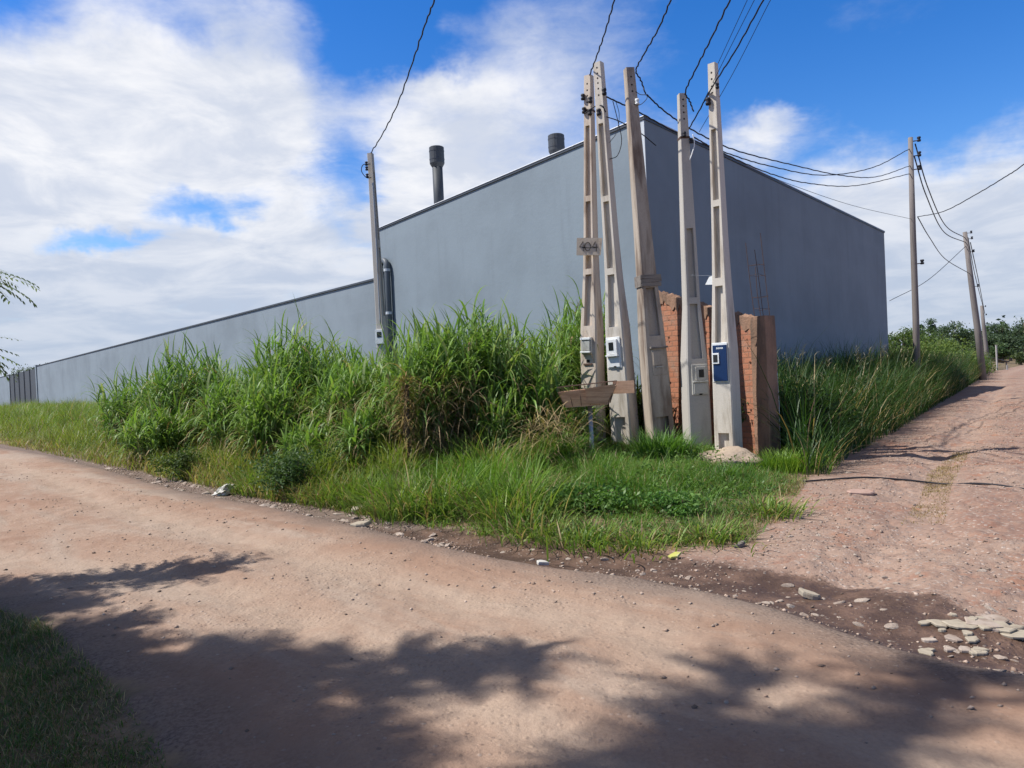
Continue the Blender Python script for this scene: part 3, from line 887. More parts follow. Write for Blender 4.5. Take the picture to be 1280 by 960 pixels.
def build_brick():
    root = empty('brick_wall', (C0[0], C0[1], 0), 'unfinished orange hollow brick wall with broken sloping top behind the poles', 'wall')
    zt0 = P(946, 397, 12.35)[2]; zt1 = P(822, 360, 14.2)[2]
    n = 64; th = 0.14
    prof = []
    for i in range(n + 1):
        t = i / n
        prof.append((t * BL, zt0 + (zt1 - zt0) * t + random.uniform(-0.02, 0.03)))
    bm = bmesh.new(); uvl = bm.loops.layers.uv.new('UVMap')
    fr_, bk, uv = [], [], {}
    for (s, z) in prof:
        z -= 0.10
        for zz in (-0.3, z):
            p = bdir * s
            for off, lst in ((0, fr_), (-th, bk)):
                v = bm.verts.new((p.x + bnr.x * off, p.y + bnr.y * off, zz)); uv[v] = (s, zz); lst.append(v)
    def face(vs):
        f = bm.faces.new(vs)
        for l in f.loops: l[uvl].uv = uv[l.vert]
    for i in range(n):
        a = 2 * i
        face((fr_[a], fr_[a + 1], fr_[a + 3], fr_[a + 2])); face((bk[a], bk[a + 2], bk[a + 3], bk[a + 1]))
        face((fr_[a + 1], bk[a + 1], bk[a + 3], fr_[a + 3]))
    face((fr_[0], bk[0], bk[1], fr_[1])); face((fr_[-2], fr_[-1], bk[-1], bk[-2]))
    bmesh.ops.recalc_face_normals(bm, faces=bm.faces)
    me = bpy.data.meshes.new('brickwork'); bm.to_mesh(me); bm.free(); me.materials.append(M['brick'])
    o = bpy.data.objects.new('brickwork', me); COL.objects.link(o); o.parent = root
    # lumpy mortar capping along the top
    cap = MB()
    rings = []
    for (s, z) in prof:
        p = bdir * s; w1 = 0.008 + random.uniform(0, 0.012)
        lo = z - 0.20 - 0.035 * math.sin(s * 19) - 0.03 * math.sin(s * 47) + random.uniform(-0.045, 0.045)
        rings.append([(p.x + bnr.x * k, p.y + bnr.y * k, zz) for (k, zz) in ((w1, lo), (w1, z - 0.02), (-th / 2, z + 0.02), (-th - w1, z - 0.02), (-th - w1, lo))])
    cap.loft(rings); cap.build('mortar_capping', M['conc_col'], root)
    # mortar lumps squeezed out of the joints
    lm = MB()
    for k in range(46):
        s = random.uniform(0.05, BL - 0.05); zz = random.uniform(0.1, 2.3)
        p = bdir * s + bnr * 0.004; r = random.uniform(0.01, 0.028)
        lm.box((p.x, p.y, zz), (r * 1.5, r, r * random.uniform(0.7, 2.2)), Matrix.Rotation(random.random() * 3, 3, 'Z') @ Matrix.Rotation(random.random(), 3, 'X'))
    lm.build('mortar_lumps', M['conc_col'], root)


build_brick()


def build_column():
    cpos = Vector((C0[0], C0[1], 0)) - bdir * 0.155 + bnr * -0.06
    z0 = tz(cpos.x, cpos.y); zt = P(957, 395, cpos.y)[2]
    root = empty('concrete_column', (cpos.x, cpos.y, z0), 'rough brown concrete column at the right end of the brick wall', 'column')
    ax, ay = bdir, bnr
    mb = MB(); rings = []
    for z in np.linspace(-0.3, zt - z0, 12):
        hw = 0.15 + random.uniform(-0.006, 0.006); hd = 0.13 + random.uniform(-0.006, 0.006)
        rings.append([tuple(ax * (sx * hw) + ay * (sy * hd) + Vector((0, 0, z))) for sx, sy in ((-1, -1), (1, -1), (1, 1), (-1, 1))])
    mb.loft(rings); mb.build('shaft', M['conc_col'], root, bevel=0.012)
    # bare rebar with stirrups, leaning a little to the left
    H = zt - z0; leanv = Vector((-0.10, 0.0, 0))
    hh = P(945, 288, cpos.y)[2] - zt
    for i, (sx, sy) in enumerate(((-1, -1), (1, -1), (1, 1), (-1, 1))):
        b = ax * (sx * 0.085) + ay * (sy * 0.08) + Vector((0, 0, H - 0.05))
        top = b + leanv * (1 if i != 1 else 0.6) + Vector((0, 0, hh * (1.0, 0.62, 0.9, 0.8)[i]))
        r = MB(); r.tube([b, b.lerp(top, 0.5) + Vector((random.uniform(-.02, .02), 0, 0)), top], 0.0055, 5); r.build('rebar', M['rust'], root)
    for k in range(4):
        t = (0.08, 0.22, 0.47, 0.60)[k]; c = leanv * t + Vector((0, 0, H + hh * t))
        s = MB(); s.tube([c + ax * (sx * 0.092) + ay * (sy * 0.088) + Vector((0, 0, random.uniform(-.02, .02))) for sx, sy in ((-1, -1), (1, -1), (1, 1), (-1, 1), (-1, -1))], 0.0032, 4); s.build('stirrup', M['rust'], root)
    # white pvc pipe leaning beside it
    pp = MB(); a = P(975, 588, 12.25); b = P(967, 421, 12.2)
    pp.tube([a, (Vector(a) + Vector(b)) / 2 + Vector((0.02, 0, 0)), b], 0.022, 8)
    tag(pp.build('plastic_pipe', M['white'], None, True), 'thin white plastic pipe upright against the right side of the concrete column', 'pipe')


build_column()

# ------------------------------------------------------------------ concrete entry poles


def interp(prof, z):
    for (a, b), (c, d) in zip(prof, prof[1:]):
        if z <= c: return b + (d - b) * (z - a) / (c - a)
    return prof[-1][1]


def pole(label, base_px, top_px, d, theta, mat, prof_px, recess_px, holes_px=(), name='concrete_pole', group='concrete meter poles at the corner', slim=0.92, solid=None):
    """square tapered concrete pole. prof_px: (v, width m); recess_px: (v0, v1) spans of the channel on the front face"""
    a, b = Vector(P(*base_px, d)), Vector(P(*top_px, d))
    za = (b - a).normalized(); H = (b - a).length
    # front normal: towards the camera, turned by theta (positive = towards the left)
    tc = math.atan2(-a.x, -a.y) if False else 0
    cdir = Vector((-a.x, -a.y, 0)).normalized()
    fn = Matrix.Rotation(-theta, 3, 'Z') @ cdir
    yv = -(fn - za * fn.dot(za)).normalized()   # local +y points backwards
    xv = yv.cross(za)
    mat4 = Matrix(((xv.x, yv.x, za.x, a.x), (xv.y, yv.y, za.y, a.y), (xv.z, yv.z, za.z, a.z), (0, 0, 0, 1)))
    root = empty(name, label=label, cat='pole', group=group, mat=mat4)
    V0, V1 = base_px[1], top_px[1]
    zv = lambda v: (V0 - v) / (V0 - V1) * H
    prof = sorted([(zv(v), w) for v, w in prof_px]); rec = sorted([(zv(b_), zv(a_)) for a_, b_ in recess_px])
    mb = MB()
    zs = sorted(set([-0.35, H] + [p[0] for p in prof if -0.35 < p[0] < H] + [z for r in rec for z in r]))
    inrec = lambda z: any(r[0] - 1e-6 < z < r[1] - 1e-6 for r in rec)
    def rect(z):
        w = interp(prof, z); h = w * slim; c = w * 0.06
        return [(-w / 2 + c, -h / 2, z), (w / 2 - c, -h / 2, z), (w / 2, -h / 2 + c, z), (w / 2, h / 2 - c, z), (w / 2 - c, h / 2, z), (-w / 2 + c, h / 2, z), (-w / 2, h / 2 - c, z), (-w / 2, -h / 2 + c, z)]
    def ush(z):
        w = interp(prof, z); h = w * slim; c = w * 0.06; r = w * 0.27; k = min(0.07, h * 0.42)
        return [(-w / 2 + c, -h / 2, z), (-r, -h / 2, z), (-r, -h / 2 + k, z), (r, -h / 2 + k, z), (r, -h / 2, z), (w / 2 - c, -h / 2, z), (w / 2, -h / 2 + c, z), (w / 2, h / 2 - c, z), (w / 2 - c, h / 2, z), (-w / 2 + c, h / 2, z), (-w / 2, h / 2 - c, z), (-w / 2, -h / 2 + c, z)]
    i = 0
    while i < len(zs) - 1:
        t = inrec((zs[i] + zs[i + 1]) / 2); j = i + 1
        cuts = [r[0] for r in rec] + [r[1] for r in rec]
        while j < len(zs) - 1 and inrec((zs[j] + zs[j + 1]) / 2) == t and not any(abs(zs[j] - c) < 1e-6 for c in cuts): j += 1
        seg = zs[i:j + 1]
        if t: mb.loft([ush(z) for z in seg], False, False)
        else: mb.loft([rect(z) for z in seg], True, True)
        i = j
    mb.build('shaft', mat, root)
    if len(holes_px):
        for v in holes_px:
            z = zv(v); w = interp(prof, z); hm = MB()
            hm.tube([(0, -w * slim / 2 - 0.002, z), (0, -w * slim / 2 + 0.01, z)], 0.016, 8)
            hm.build('painted_bolt_hole', M['dark'], root)  # dark disc on the face stands in for the shade of a hole
    root['H'] = H
    return root, zv, (lambda z: interp(prof, z)), slim


def part_box(root, name, mat, x, z, w, h, y0, t, bevel=0.006):
    """box on the front face: x centre, z centre, proud from y0 (front surface) by t"""
    return MB().box((x, y0 - t / 2, z), (w, t, h)).build(name, mat, root, bevel=bevel)


def child_box(par, name, mat, x, z, w, h, y0, t, bevel=0.004):
    return MB().box((x, y0 - t / 2, z), (w, t, h)).build(name, mat, par, bevel=bevel)


def insulator(root, x, y, z, s=1.0, mat=None):
    mb = MB(); mb.tube([(x, y, z - 0.05 * s), (x, y, z - 0.02 * s), (x, y, z), (x, y, z + 0.02 * s), (x, y, z + 0.05 * s)], [0.035 * s, 0.04 * s, 0.022 * s, 0.04 * s, 0.035 * s], 10)
    return mb.build('insulator', mat or M['rubber'], root, True)


def strap(root, z, w, slim):
    mb = MB(); e = 0.006
    mb.box((0, 0, z), (w + 2 * e, w * slim + 2 * e, 0.035)); return mb.build('steel_strap', M['rust'], root)


# pole 1 (far left of the group, with the hand painted board)
r1, zv, wf, sl = pole('leftmost concrete pole of the corner group, carrying a hand-painted board and a cloudy meter box', (742, 556), (736, 95), 13.5, math.radians(30), M['conc_b'],
                      [(570, .36), (475, .335), (412, .325), (345, .235), (300, .205), (95, .135)], [(158, 245), (252, 336), (343, 407)], (106, 114, 121, 129))
z = zv(432); y0 = -wf(z) * sl / 2
mbx = part_box(r1, 'meter_box', M['beige'], -0.01, z, 0.20, 0.30, y0, 0.05)
child_box(mbx, 'meter_lid', M['cloudy'], -0.01, z, 0.17, 0.17, y0 - 0.05, 0.035)
child_box(mbx, 'hood', M['white'], -0.01, z + 0.125, 0.2, 0.04, y0 - 0.05, 0.05)
child_box(mbx, 'ledge', M['white'], -0.01, z - 0.11, 0.2, 0.03, y0 - 0.05, 0.05)
z = zv(451); part_box(r1, 'breaker_slot', M['dark'], 0.0, z, 0.07, 0.05, -wf(z) * sl / 2, 0.006)
part_box(r1, 'rust_bracket', M['rust'], 0.0, zv(455), 0.18, 0.035, -wf(zv(455)) * sl / 2, 0.02)
for v, x in ((122, -.07), (128, .08), (139, -.05), (143, 0.07)): insulator(r1, x, -wf(zv(v)) * sl / 2 - 0.03, zv(v))
strap(r1, zv(139), wf(zv(139)), sl)

# pole 2 (tallest, white meter)
r2, zv, wf, sl = pole('tallest pale concrete pole of the corner group, with a projecting white meter box', (783, 560), (748, 79), 13.2, math.radians(27), M['conc_a'],
                      [(575, .40), (470, .375), (410, .345), (352, .255), (300, .22), (79, .15)], [(155, 245), (252, 335), (343, 408), (520, 556)], (86, 93, 99, 105, 112, 120))
z = zv(440); y0 = -wf(z) * sl / 2
mbx = part_box(r2, 'meter_box', M['white'], -0.02, z, 0.27, 0.54, y0, 0.02)
up = child_box(mbx, 'window_frame', M['white'], -0.03, z + 0.10, 0.2, 0.26, y0 - 0.02, 0.05)
child_box(mbx, 'window', M['glass'], -0.035, z + 0.11, 0.09, 0.14, y0 - 0.07, 0.004, 0)
child_box(mbx, 'ledge', M['white'], -0.03, z - 0.05, 0.23, 0.03, y0 - 0.02, 0.07)
child_box(mbx, 'lower_door', M['white'], -0.02, z - 0.165, 0.22, 0.17, y0 - 0.02, 0.015)
child_box(mbx, 'latch', M['dark'], 0.0, z - 0.245, 0.05, 0.025, y0 - 0.035, 0.008)
for v, x in ((118, .11), (141, -.02)): insulator(r2, x, -wf(zv(v)) * sl / 2 + 0.0, zv(v), 1.1)

# pole 3 (stained, with planks tied around it)
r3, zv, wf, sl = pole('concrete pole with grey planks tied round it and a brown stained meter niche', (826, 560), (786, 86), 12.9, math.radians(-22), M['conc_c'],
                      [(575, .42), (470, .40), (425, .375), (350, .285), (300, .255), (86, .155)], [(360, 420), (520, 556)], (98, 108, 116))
z = zv(452); y0 = -wf(z) * sl / 2
mbx = part_box(r3, 'meter_box', M['conc_c'], 0.03, z, 0.25, 0.46, y0, 0.012)
child_box(mbx, 'meter_lid', M['cloudy'], 0.0, z + 0.06, 0.16, 0.24, y0 - 0.012, 0.02).active_material = M['conc_c']
child_box(mbx, 'ledge', M['greywood'], 0.03, z + 0.24, 0.3, 0.035, y0, 0.07)
child_box(mbx, 'lower_rim', M['conc_d'], 0.02, z - 0.09, 0.13, 0.02, y0 - 0.012, 0.02)
z = zv(351); w = wf(z)
pk = empty('plank_collar', mat=r3.matrix_world @ Matrix.Translation((0, 0, z)), label='weathered grey planks tied as a collar around the stained third pole', cat='planks')
for k, (dz, ln, rot) in enumerate(((0.062, 0.36, 0.02), (-0.005, 0.37, -0.03), (-0.072, 0.35, 0.015))):
    MB().box((0.02, -w * sl / 2 - 0.016, dz), (ln, 0.022, 0.063), Matrix.Rotation(rot, 3, 'Y')).build('plank', M['greywood'], pk)
MB().box((-w / 2 - 0.014, 0, 0), (0.02, w, 0.19)).build('plank', M['greywood'], pk)
MB().box((w / 2 + 0.014, 0.0, -0.01), (0.02, w, 0.17)).build('plank', M['greywood'], pk)
insulator(r3, 0.06, -wf(zv(130)) * sl / 2 - 0.02, zv(130), 1.0, M['white'])

# pole 4 (shaded front, beige meter)
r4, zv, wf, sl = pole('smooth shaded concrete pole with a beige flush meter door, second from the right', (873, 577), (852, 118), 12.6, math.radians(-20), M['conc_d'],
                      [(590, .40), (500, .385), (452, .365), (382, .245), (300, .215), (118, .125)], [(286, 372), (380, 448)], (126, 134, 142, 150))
z = zv(474); y0 = -wf(z) * sl / 2
mbx = part_box(r4, 'meter_box', M['beige'], 0.02, z, 0.27, 0.50, y0, 0.03)
child_box(mbx, 'window_frame', M['beige'], 0.03, z + 0.10, 0.17, 0.22, y0 - 0.03, 0.018)
child_box(mbx, 'window', M['glass'], 0.04, z + 0.10, 0.085, 0.13, y0 - 0.048, 0.004, 0)
child_box(mbx, 'ledge', M['beige'], 0.02, z - 0.035, 0.25, 0.022, y0 - 0.03, 0.035)
child_box(mbx, 'lower_door', M['beige'], 0.02, z - 0.15, 0.22, 0.16, y0 - 0.03, 0.012)
child_box(mbx, 'latch', M['dark'], 0.02, z - 0.245, 0.045, 0.022, y0 - 0.03, 0.02)
for v, x in ((170, -0.02), (178, 0.09)): insulator(r4, x, -wf(zv(v)) * sl / 2 - 0.03, zv(v), 0.8)
strap(r4, zv(173), wf(zv(173)), sl)

# pole 5 (white front, blue meter plate)
r5, zv, wf, sl = pole('rightmost pale concrete pole of the corner group, with a dark blue meter plate', (912, 582), (891, 80), 12.0, math.radians(27), M['conc_a'],
                      [(600, .345), (540, .34), (436, .325), (355, .24), (290, .20), (80, .125)], [(162, 250), (258, 347), (357, 428), (540, 574)], (92, 100, 109, 117))
z = zv(453); y0 = -wf(z) * sl / 2
mbx = part_box(r5, 'meter_box', M['white'], -0.01, zv(452), 0.265, 0.62, y0, 0.012)
pl = child_box(mbx, 'blue_plate', M['blue'], 0.0, z, 0.235, 0.57, y0 - 0.012, 0.02)
child_box(mbx, 'window_frame', M['white'], -0.065, z + 0.075, 0.12, 0.17, y0 - 0.032, 0.018)
child_box(mbx, 'window', M['glass'], -0.065, z + 0.075, 0.075, 0.12, y0 - 0.05, 0.004, 0)
wr = MB()
for k in range(6): wr.box((-0.045 + 0.02 * k, y0 - 0.033, z + 0.235), (0.013, 0.003, 0.022 if k % 2 else 0.028))
wr.build('lettering', M['white'], mbx)
insulator(r5, -0.06, -wf(zv(127)) * sl / 2 - 0.03, zv(127), 1.1)
insulator(r5, 0.08, -wf(zv(110)) * sl / 2 + 0.02, zv(110), 0.8)
# white enamel plate sticking out on its left
w = wf(zv(348))
epm = empty('metal_plate', mat=r5.matrix_world @ Matrix.Translation((-w / 2, -0.02, zv(348))), label='small pale metal plate sticking out left of the pole with the blue meter', cat='plate')
mb = MB(); mb.loft([[(-0.005, y, -0.075), (-0.165, y, -0.06), (-0.09, y, 0.06), (-0.005, y, 0.075)] for y in (0, 0.004)]); mb.build('plate', M['white'], epm)
mb = MB(); mb.tube([(-0.005, 0.006, 0.07), (-0.25, 0.01, 0.10), (-0.42, 0.02, 0.13)], 0.003, 5); mb.build('wire_tie', M['steel'], epm)

# hand painted board on pole 1
z_b = P(735, 309, 13.35)
Msg = r1.matrix_world.copy(); Lb = Msg.inverted() @ Vector(z_b)
sb = empty('sign_board', mat=Msg @ Matrix.Translation((Lb.x, -0.115, Lb.z)) @ Matrix.Rotation(math.radians(30), 4, 'Z') @ Matrix.Rotation(math.radians(1), 4, 'Y'), label='small wooden board hand-painted 404 in black, nailed to the leftmost pole', cat='sign')
mb = MB(); mb.loft([[(-0.225, y, -0.15), (0.20, y, -0.155), (0.225, y, 0.145), (-0.22, y, 0.155)] for y in (-0.115, -0.092)]); mb.build('board', M['board'], sb)
st = MB(); yb = -0.119
def stroke(pts): st.tube([(x, yb, zz) for x, zz in pts], 0.0060, 4)
stroke([(-0.11, 0.09), (-0.175, -0.005), (-0.07, -0.01)]); stroke([(-0.095, 0.035), (-0.105, -0.085)])
stroke([(-0.03 + 0.05 * math.cos(a), 0.0 + 0.075 * math.sin(a)) for a in np.linspace(0, 2 * PI, 13)])
stroke([(-0.13, -0.02), (0.11, -0.025)])
stroke([(0.105, 0.085), (0.05, -0.005), (0.155, -0.015)]); stroke([(0.125, 0.035), (0.12, -0.09)])
st.build('painted_numbers', M['ink'], sb)

# lone pole on the left, near the warehouse edge
r6, zv, wf, sl = pole('lone grey concrete pole with a white meter beside the left edge of the warehouse', (482, 492), (463, 192), 18.0, math.radians(-68), M['conc_d'],
                      [(500, .26), (440, .24), (400, .20), (192, .13)], [(215, 300), (310, 395)], (), group='')
z = zv(421); w = wf(z)
mbx = MB().box((-w / 2 - 0.03, 0, z), (0.06, 0.2, 0.34)).build('meter_box', M['white'], r6, bevel=0.006)
MB().box((-w / 2 - 0.062, 0, z + 0.05), (0.006, 0.11, 0.13)).build('window', M['glass'], mbx)
for v in (206, 212, 221): insulator(r6, -0.14, 0.06, zv(v), 0.9)
cd = MB(); cd.tube([(-wf(zv(230)) / 2 - 0.02, -0.05, zv(230)), (-wf(zv(300)) / 2 - 0.02, -0.05, zv(300)), (-wf(zv(420)) / 2 - 0.02, -0.03, zv(405))], 0.018, 6); cd.build('conduit', M['steel'], r6)


def wood_pole(label, bpx, tpx, d, r0, r1_, arms):
    a, b = Vector(P(*bpx, d)), Vector(P(*tpx, d))
    root = empty('utility_pole', tuple(a), label, 'utility pole', 'roundwood poles along the side road')
    b = b - a
    mb = MB(); mb.tube([(0, 0, -0.4), b * 0.33 + Vector((0.02, 0, 0)), b * 0.66, b], [r0, r0 * 0.92, (r0 + r1_) / 2, r1_], 12); mb.build('shaft', M['polewood'], root, True)
    for t in arms:
        p = b * t
        MB().tube([p, p + Vector((r0 + 0.16, -0.05, 0.02))], 0.018, 6).build('bracket', M['rust'], root)
        insulator(root, p.x + r0 + 0.15, p.y - 0.05, p.z + 0.06, 1.6)
    return root


wood_pole('tall grey utility pole standing closest to the right end of the warehouse', (1147, 508), (1138, 172), 26.0, 0.115, 0.075, (0.985, 0.93, 0.88, 0.53))
wood_pole('leaning grey utility pole halfway up the side road, in front of the far trees', (1229, 470), (1206, 290), 46.0, 0.20, 0.12, (0.99, 0.95, 0.86, 0.62))
wood_pole('smallest and farthest utility pole, just right of the leaning one', (1235, 462), (1227, 382), 80.0, 0.22, 0.15, (0.98, 0.85, 0.72))

# ------------------------------------------------------------------ cables


def smooth_pts(pts, n=10):
    pts = [np.array(p, float) for p in pts]
    if len(pts) == 2: return [pts[0] + (pts[1] - pts[0]) * i / n for i in range(n + 1)]
    ext = [2 * pts[0] - pts[1]] + pts + [2 * pts[-1] - pts[-2]]
    out = []
    for i in range(1, len(ext) - 2):
        p0, p1, p2, p3 = ext[i - 1:i + 3]
        for k in range(n):
            t = k / n
            out.append(0.5 * ((2 * p1) + (-p0 + p2) * t + (2 * p0 - 5 * p1 + 4 * p2 - p3) * t * t + (-p0 + 3 * p1 - 3 * p2 + p3) * t ** 3))
    out.append(pts[-1])
    return out


def cable(label, pts, r=0.011, wob=0.0, group=None, name='overhead_cable', n=10, mat=None, tail=None):
    s = smooth_pts(pts, n)
    if wob:
        s = [p + np.array([math.sin(i * 1.7), math.cos(i * 1.3), math.sin(i * 2.3 + 1)]) * wob for i, p in enumerate(s)]
    if tail is not None: s = s + [s[-1] + (np.array(tail) - s[-1]) * t for t in (0.25, 0.5, 0.75, 1.0)]
    o = MB(); o.tube(s, r, 6)
    return tag(o.build(name, mat or M['rubber'], None, True), label, 'cable', group)


E = np.array([4.6, -3.2, 8.6])
SP = E.copy()


def px(*a): return [P(u, v, d) for (u, v, d) in a]


cable('black twisted cable rising from the lone left pole out of the top of the picture', px((463, 192, 18), (478, 168, 16.6), (497, 130, 15), (515, 80, 13.2), (530, 35, 11.9), (543, 0, 11)), 0.013, 0.008, tail=E + (-.2, 0, 0))
cable('black twisted cable rising from the top of the leftmost corner pole', px((737, 94, 13.4), (746, 70, 12.7), (757, 38, 11.9), (768, 0, 11)), 0.012, 0.007, tail=E)
cable('black twisted cable rising beside the pole with the planks', px((807, 118, 12.8), (801, 100, 12.8), (795, 88, 12.6), (806, 66, 12.1), (824, 34, 11.3), (840, -4, 10.5)), 0.012, 0.007, tail=E + (.1, 0, .1))
cable('black twisted cable rising beside the smooth shaded pole', px((867, 140, 12.5), (862, 126, 12.5), (857, 114, 12.4), (871, 84, 11.8), (890, 46, 11.0), (914, -3, 10)), 0.012, 0.007, tail=E + (.2, 0, 0))
cable('thickest dark cable of the bundle passing behind the top of the blue-meter pole', px((857, 168, 13.0), (872, 142, 12.6), (892, 106, 11.7), (920, 62, 10.8), (952, 4, 9.8)), 0.012, 0.004, tail=E + (.3, 0, .1))
for lab, a, b, c in (('thin wire left of the cable bundle above the blue-meter pole', (888, 100, 12.4), (912, 48, 11.4), (935, -2, 10.4)),
                     ('thin wire in the middle of the bundle above the blue-meter pole', (868, 150, 13.0), (905, 75, 11.4), (944, -2, 10.2)),
                     ('thin outermost wire right of the bundle above the blue-meter pole', (874, 165, 13.0), (916, 92, 11.4), (962, 2, 10.0))):
    cable(lab, px(a, b, c), 0.005, tail=E + (.35, 0, .2))
cable('upper dark cable sagging from the tallest corner pole towards the far utility pole', px((758, 121, 13.1), (800, 141, 13.3), (850, 168, 14), (905, 190, 15.5), (960, 207, 17.5), (1030, 219, 20), (1092, 209, 23.2), (1137, 186, 26)), 0.013, 0.005, n=14)
cable('dark cable from the plank pole sagging along the roof line to the far utility pole', px((808, 118, 12.9), (832, 140, 13.0), (870, 165, 13.6), (920, 188, 15.2), (990, 206, 18), (1050, 219, 21), (1095, 221, 23.4), (1138, 207, 26)), 0.013, 0.005, n=14)
cable('lowest dark cable sagging from the smooth pole towards the far utility pole', px((868, 172, 13.0), (905, 192, 14.8), (960, 216, 17.5), (1010, 229, 20), (1070, 232, 23), (1138, 217, 26)), 0.013, 0.005, n=14)
cable('thin straight cable just under the roof line ending halfway up the far utility pole', px((868, 176, 13), (925, 205, 16), (1000, 235, 19), (1070, 258, 22.5), (1140, 274, 26)), 0.006)
cable('dark upper cable hanging between the two larger utility poles on the right', px((1144, 180, 26), (1160, 235, 31), (1182, 282, 38.5), (1206, 297, 46)), 0.022)
cable('dark second cable hanging between the two larger utility poles on the right', px((1143, 196, 26), (1158, 245, 31), (1180, 290, 38.5), (1207, 303, 46)), 0.022)
cable('lower cable drooping from mid pole to the leaning utility pole', px((1147, 271, 26), (1162, 297, 31), (1182, 324, 38.5), (1212, 342, 46)), 0.018)
cable('long cable rising from mid height of the tall utility pole out of the right side', px((1147, 271, 26), (1180, 264, 23.5), (1220, 243, 21), (1255, 222, 19.5), (1283, 203, 18.3), (1400, 110, 14)), 0.013, 0.004)
cable('thin wire slanting from behind the warehouse to the leaning utility pole', px((1112, 376, 40), (1160, 350, 42), (1208, 307, 46)), 0.016)
cable('paired wires running from the leaning pole to the farthest pole', px((1210, 297, 46), (1219, 345, 60), (1229, 384, 80)), 0.025)
cable('outer wire running from the leaning pole to the farthest pole', px((1213, 303, 46), (1224, 355, 60), (1231, 392, 80)), 0.025)
# small loops and drops at the pole heads
cable('looping drop cable hanging between the two left corner poles and the wall', px((766, 126, 13.1), (772, 150, 13.1), (777, 175, 13.1), (772, 194, 13.1), (762, 199, 13.1)), 0.007, name='drop_cable')
cable('thin drop wire hanging beside the tallest corner pole', px((770, 127, 13.1), (774, 144, 13.1), (771, 165, 13.1), (762, 178, 13.1)), 0.005, name='drop_cable')
cable('small cable loop at the head of the plank pole', px((792, 130, 12.75), (800, 131, 12.75), (808, 124, 12.75), (808, 119, 12.75), (800, 118, 12.8), (793, 113, 12.85)), 0.006, name='drop_cable')
cable('short jumper cable tying the heads of the two leftmost corner poles together', px((731, 142, 13.3), (742, 134, 13.3), (752, 132, 13.1), (757, 140, 13.1)), 0.011, name='drop_cable')
cable('loose pale cable end dangling beside the smooth shaded pole', px((866, 168, 12.5), (868, 180, 12.5), (865, 192, 12.5), (862, 200, 12.5)), 0.009, name='drop_cable', mat=M['white'])
cable('small looped drop at the head of the lone left pole', px((463, 205, 17.8), (454, 206, 17.8), (452, 214, 17.8), (458, 222, 17.8), (464, 222, 17.9)), 0.010, name='drop_cable')
cable('second dark line hanging from the tallest corner pole to the plank pole', px((758, 146, 13.1), (775, 152, 13.2), (800, 166, 13.3), (820, 182, 13.4)), 0.009, name='drop_cable')
# the street pole behind the viewpoint that these cables come from
sr = empty('street_pole', (E[0] + 0.4, E[1], 0), 'round concrete street pole behind the viewpoint where the service cables meet', 'pole')
MB().tube([(0, 0, -0.4), (0, 0, 9.0)], [0.17, 0.10], 14).build('shaft', M['conc_d'], sr, True)
MB().tube([(0.02, 0, 8.6), (-0.6, 0, 8.62)], 0.04, 8).build('bracket', M['rust'], sr)

# dark hose lying across the side road
hp = [G(u, v) for u, v in ((1004, 603), (1030, 601), (1080, 600), (1130, 600), (1180, 602), (1230, 607), (1290, 614), (1420, 626))]
hp = [(p[0], p[1], tz(p[0], p[1]) + 0.018) for p in hp]
cable('black hose lying across the stony side road', hp, 0.012, 0, name='ground_hose')

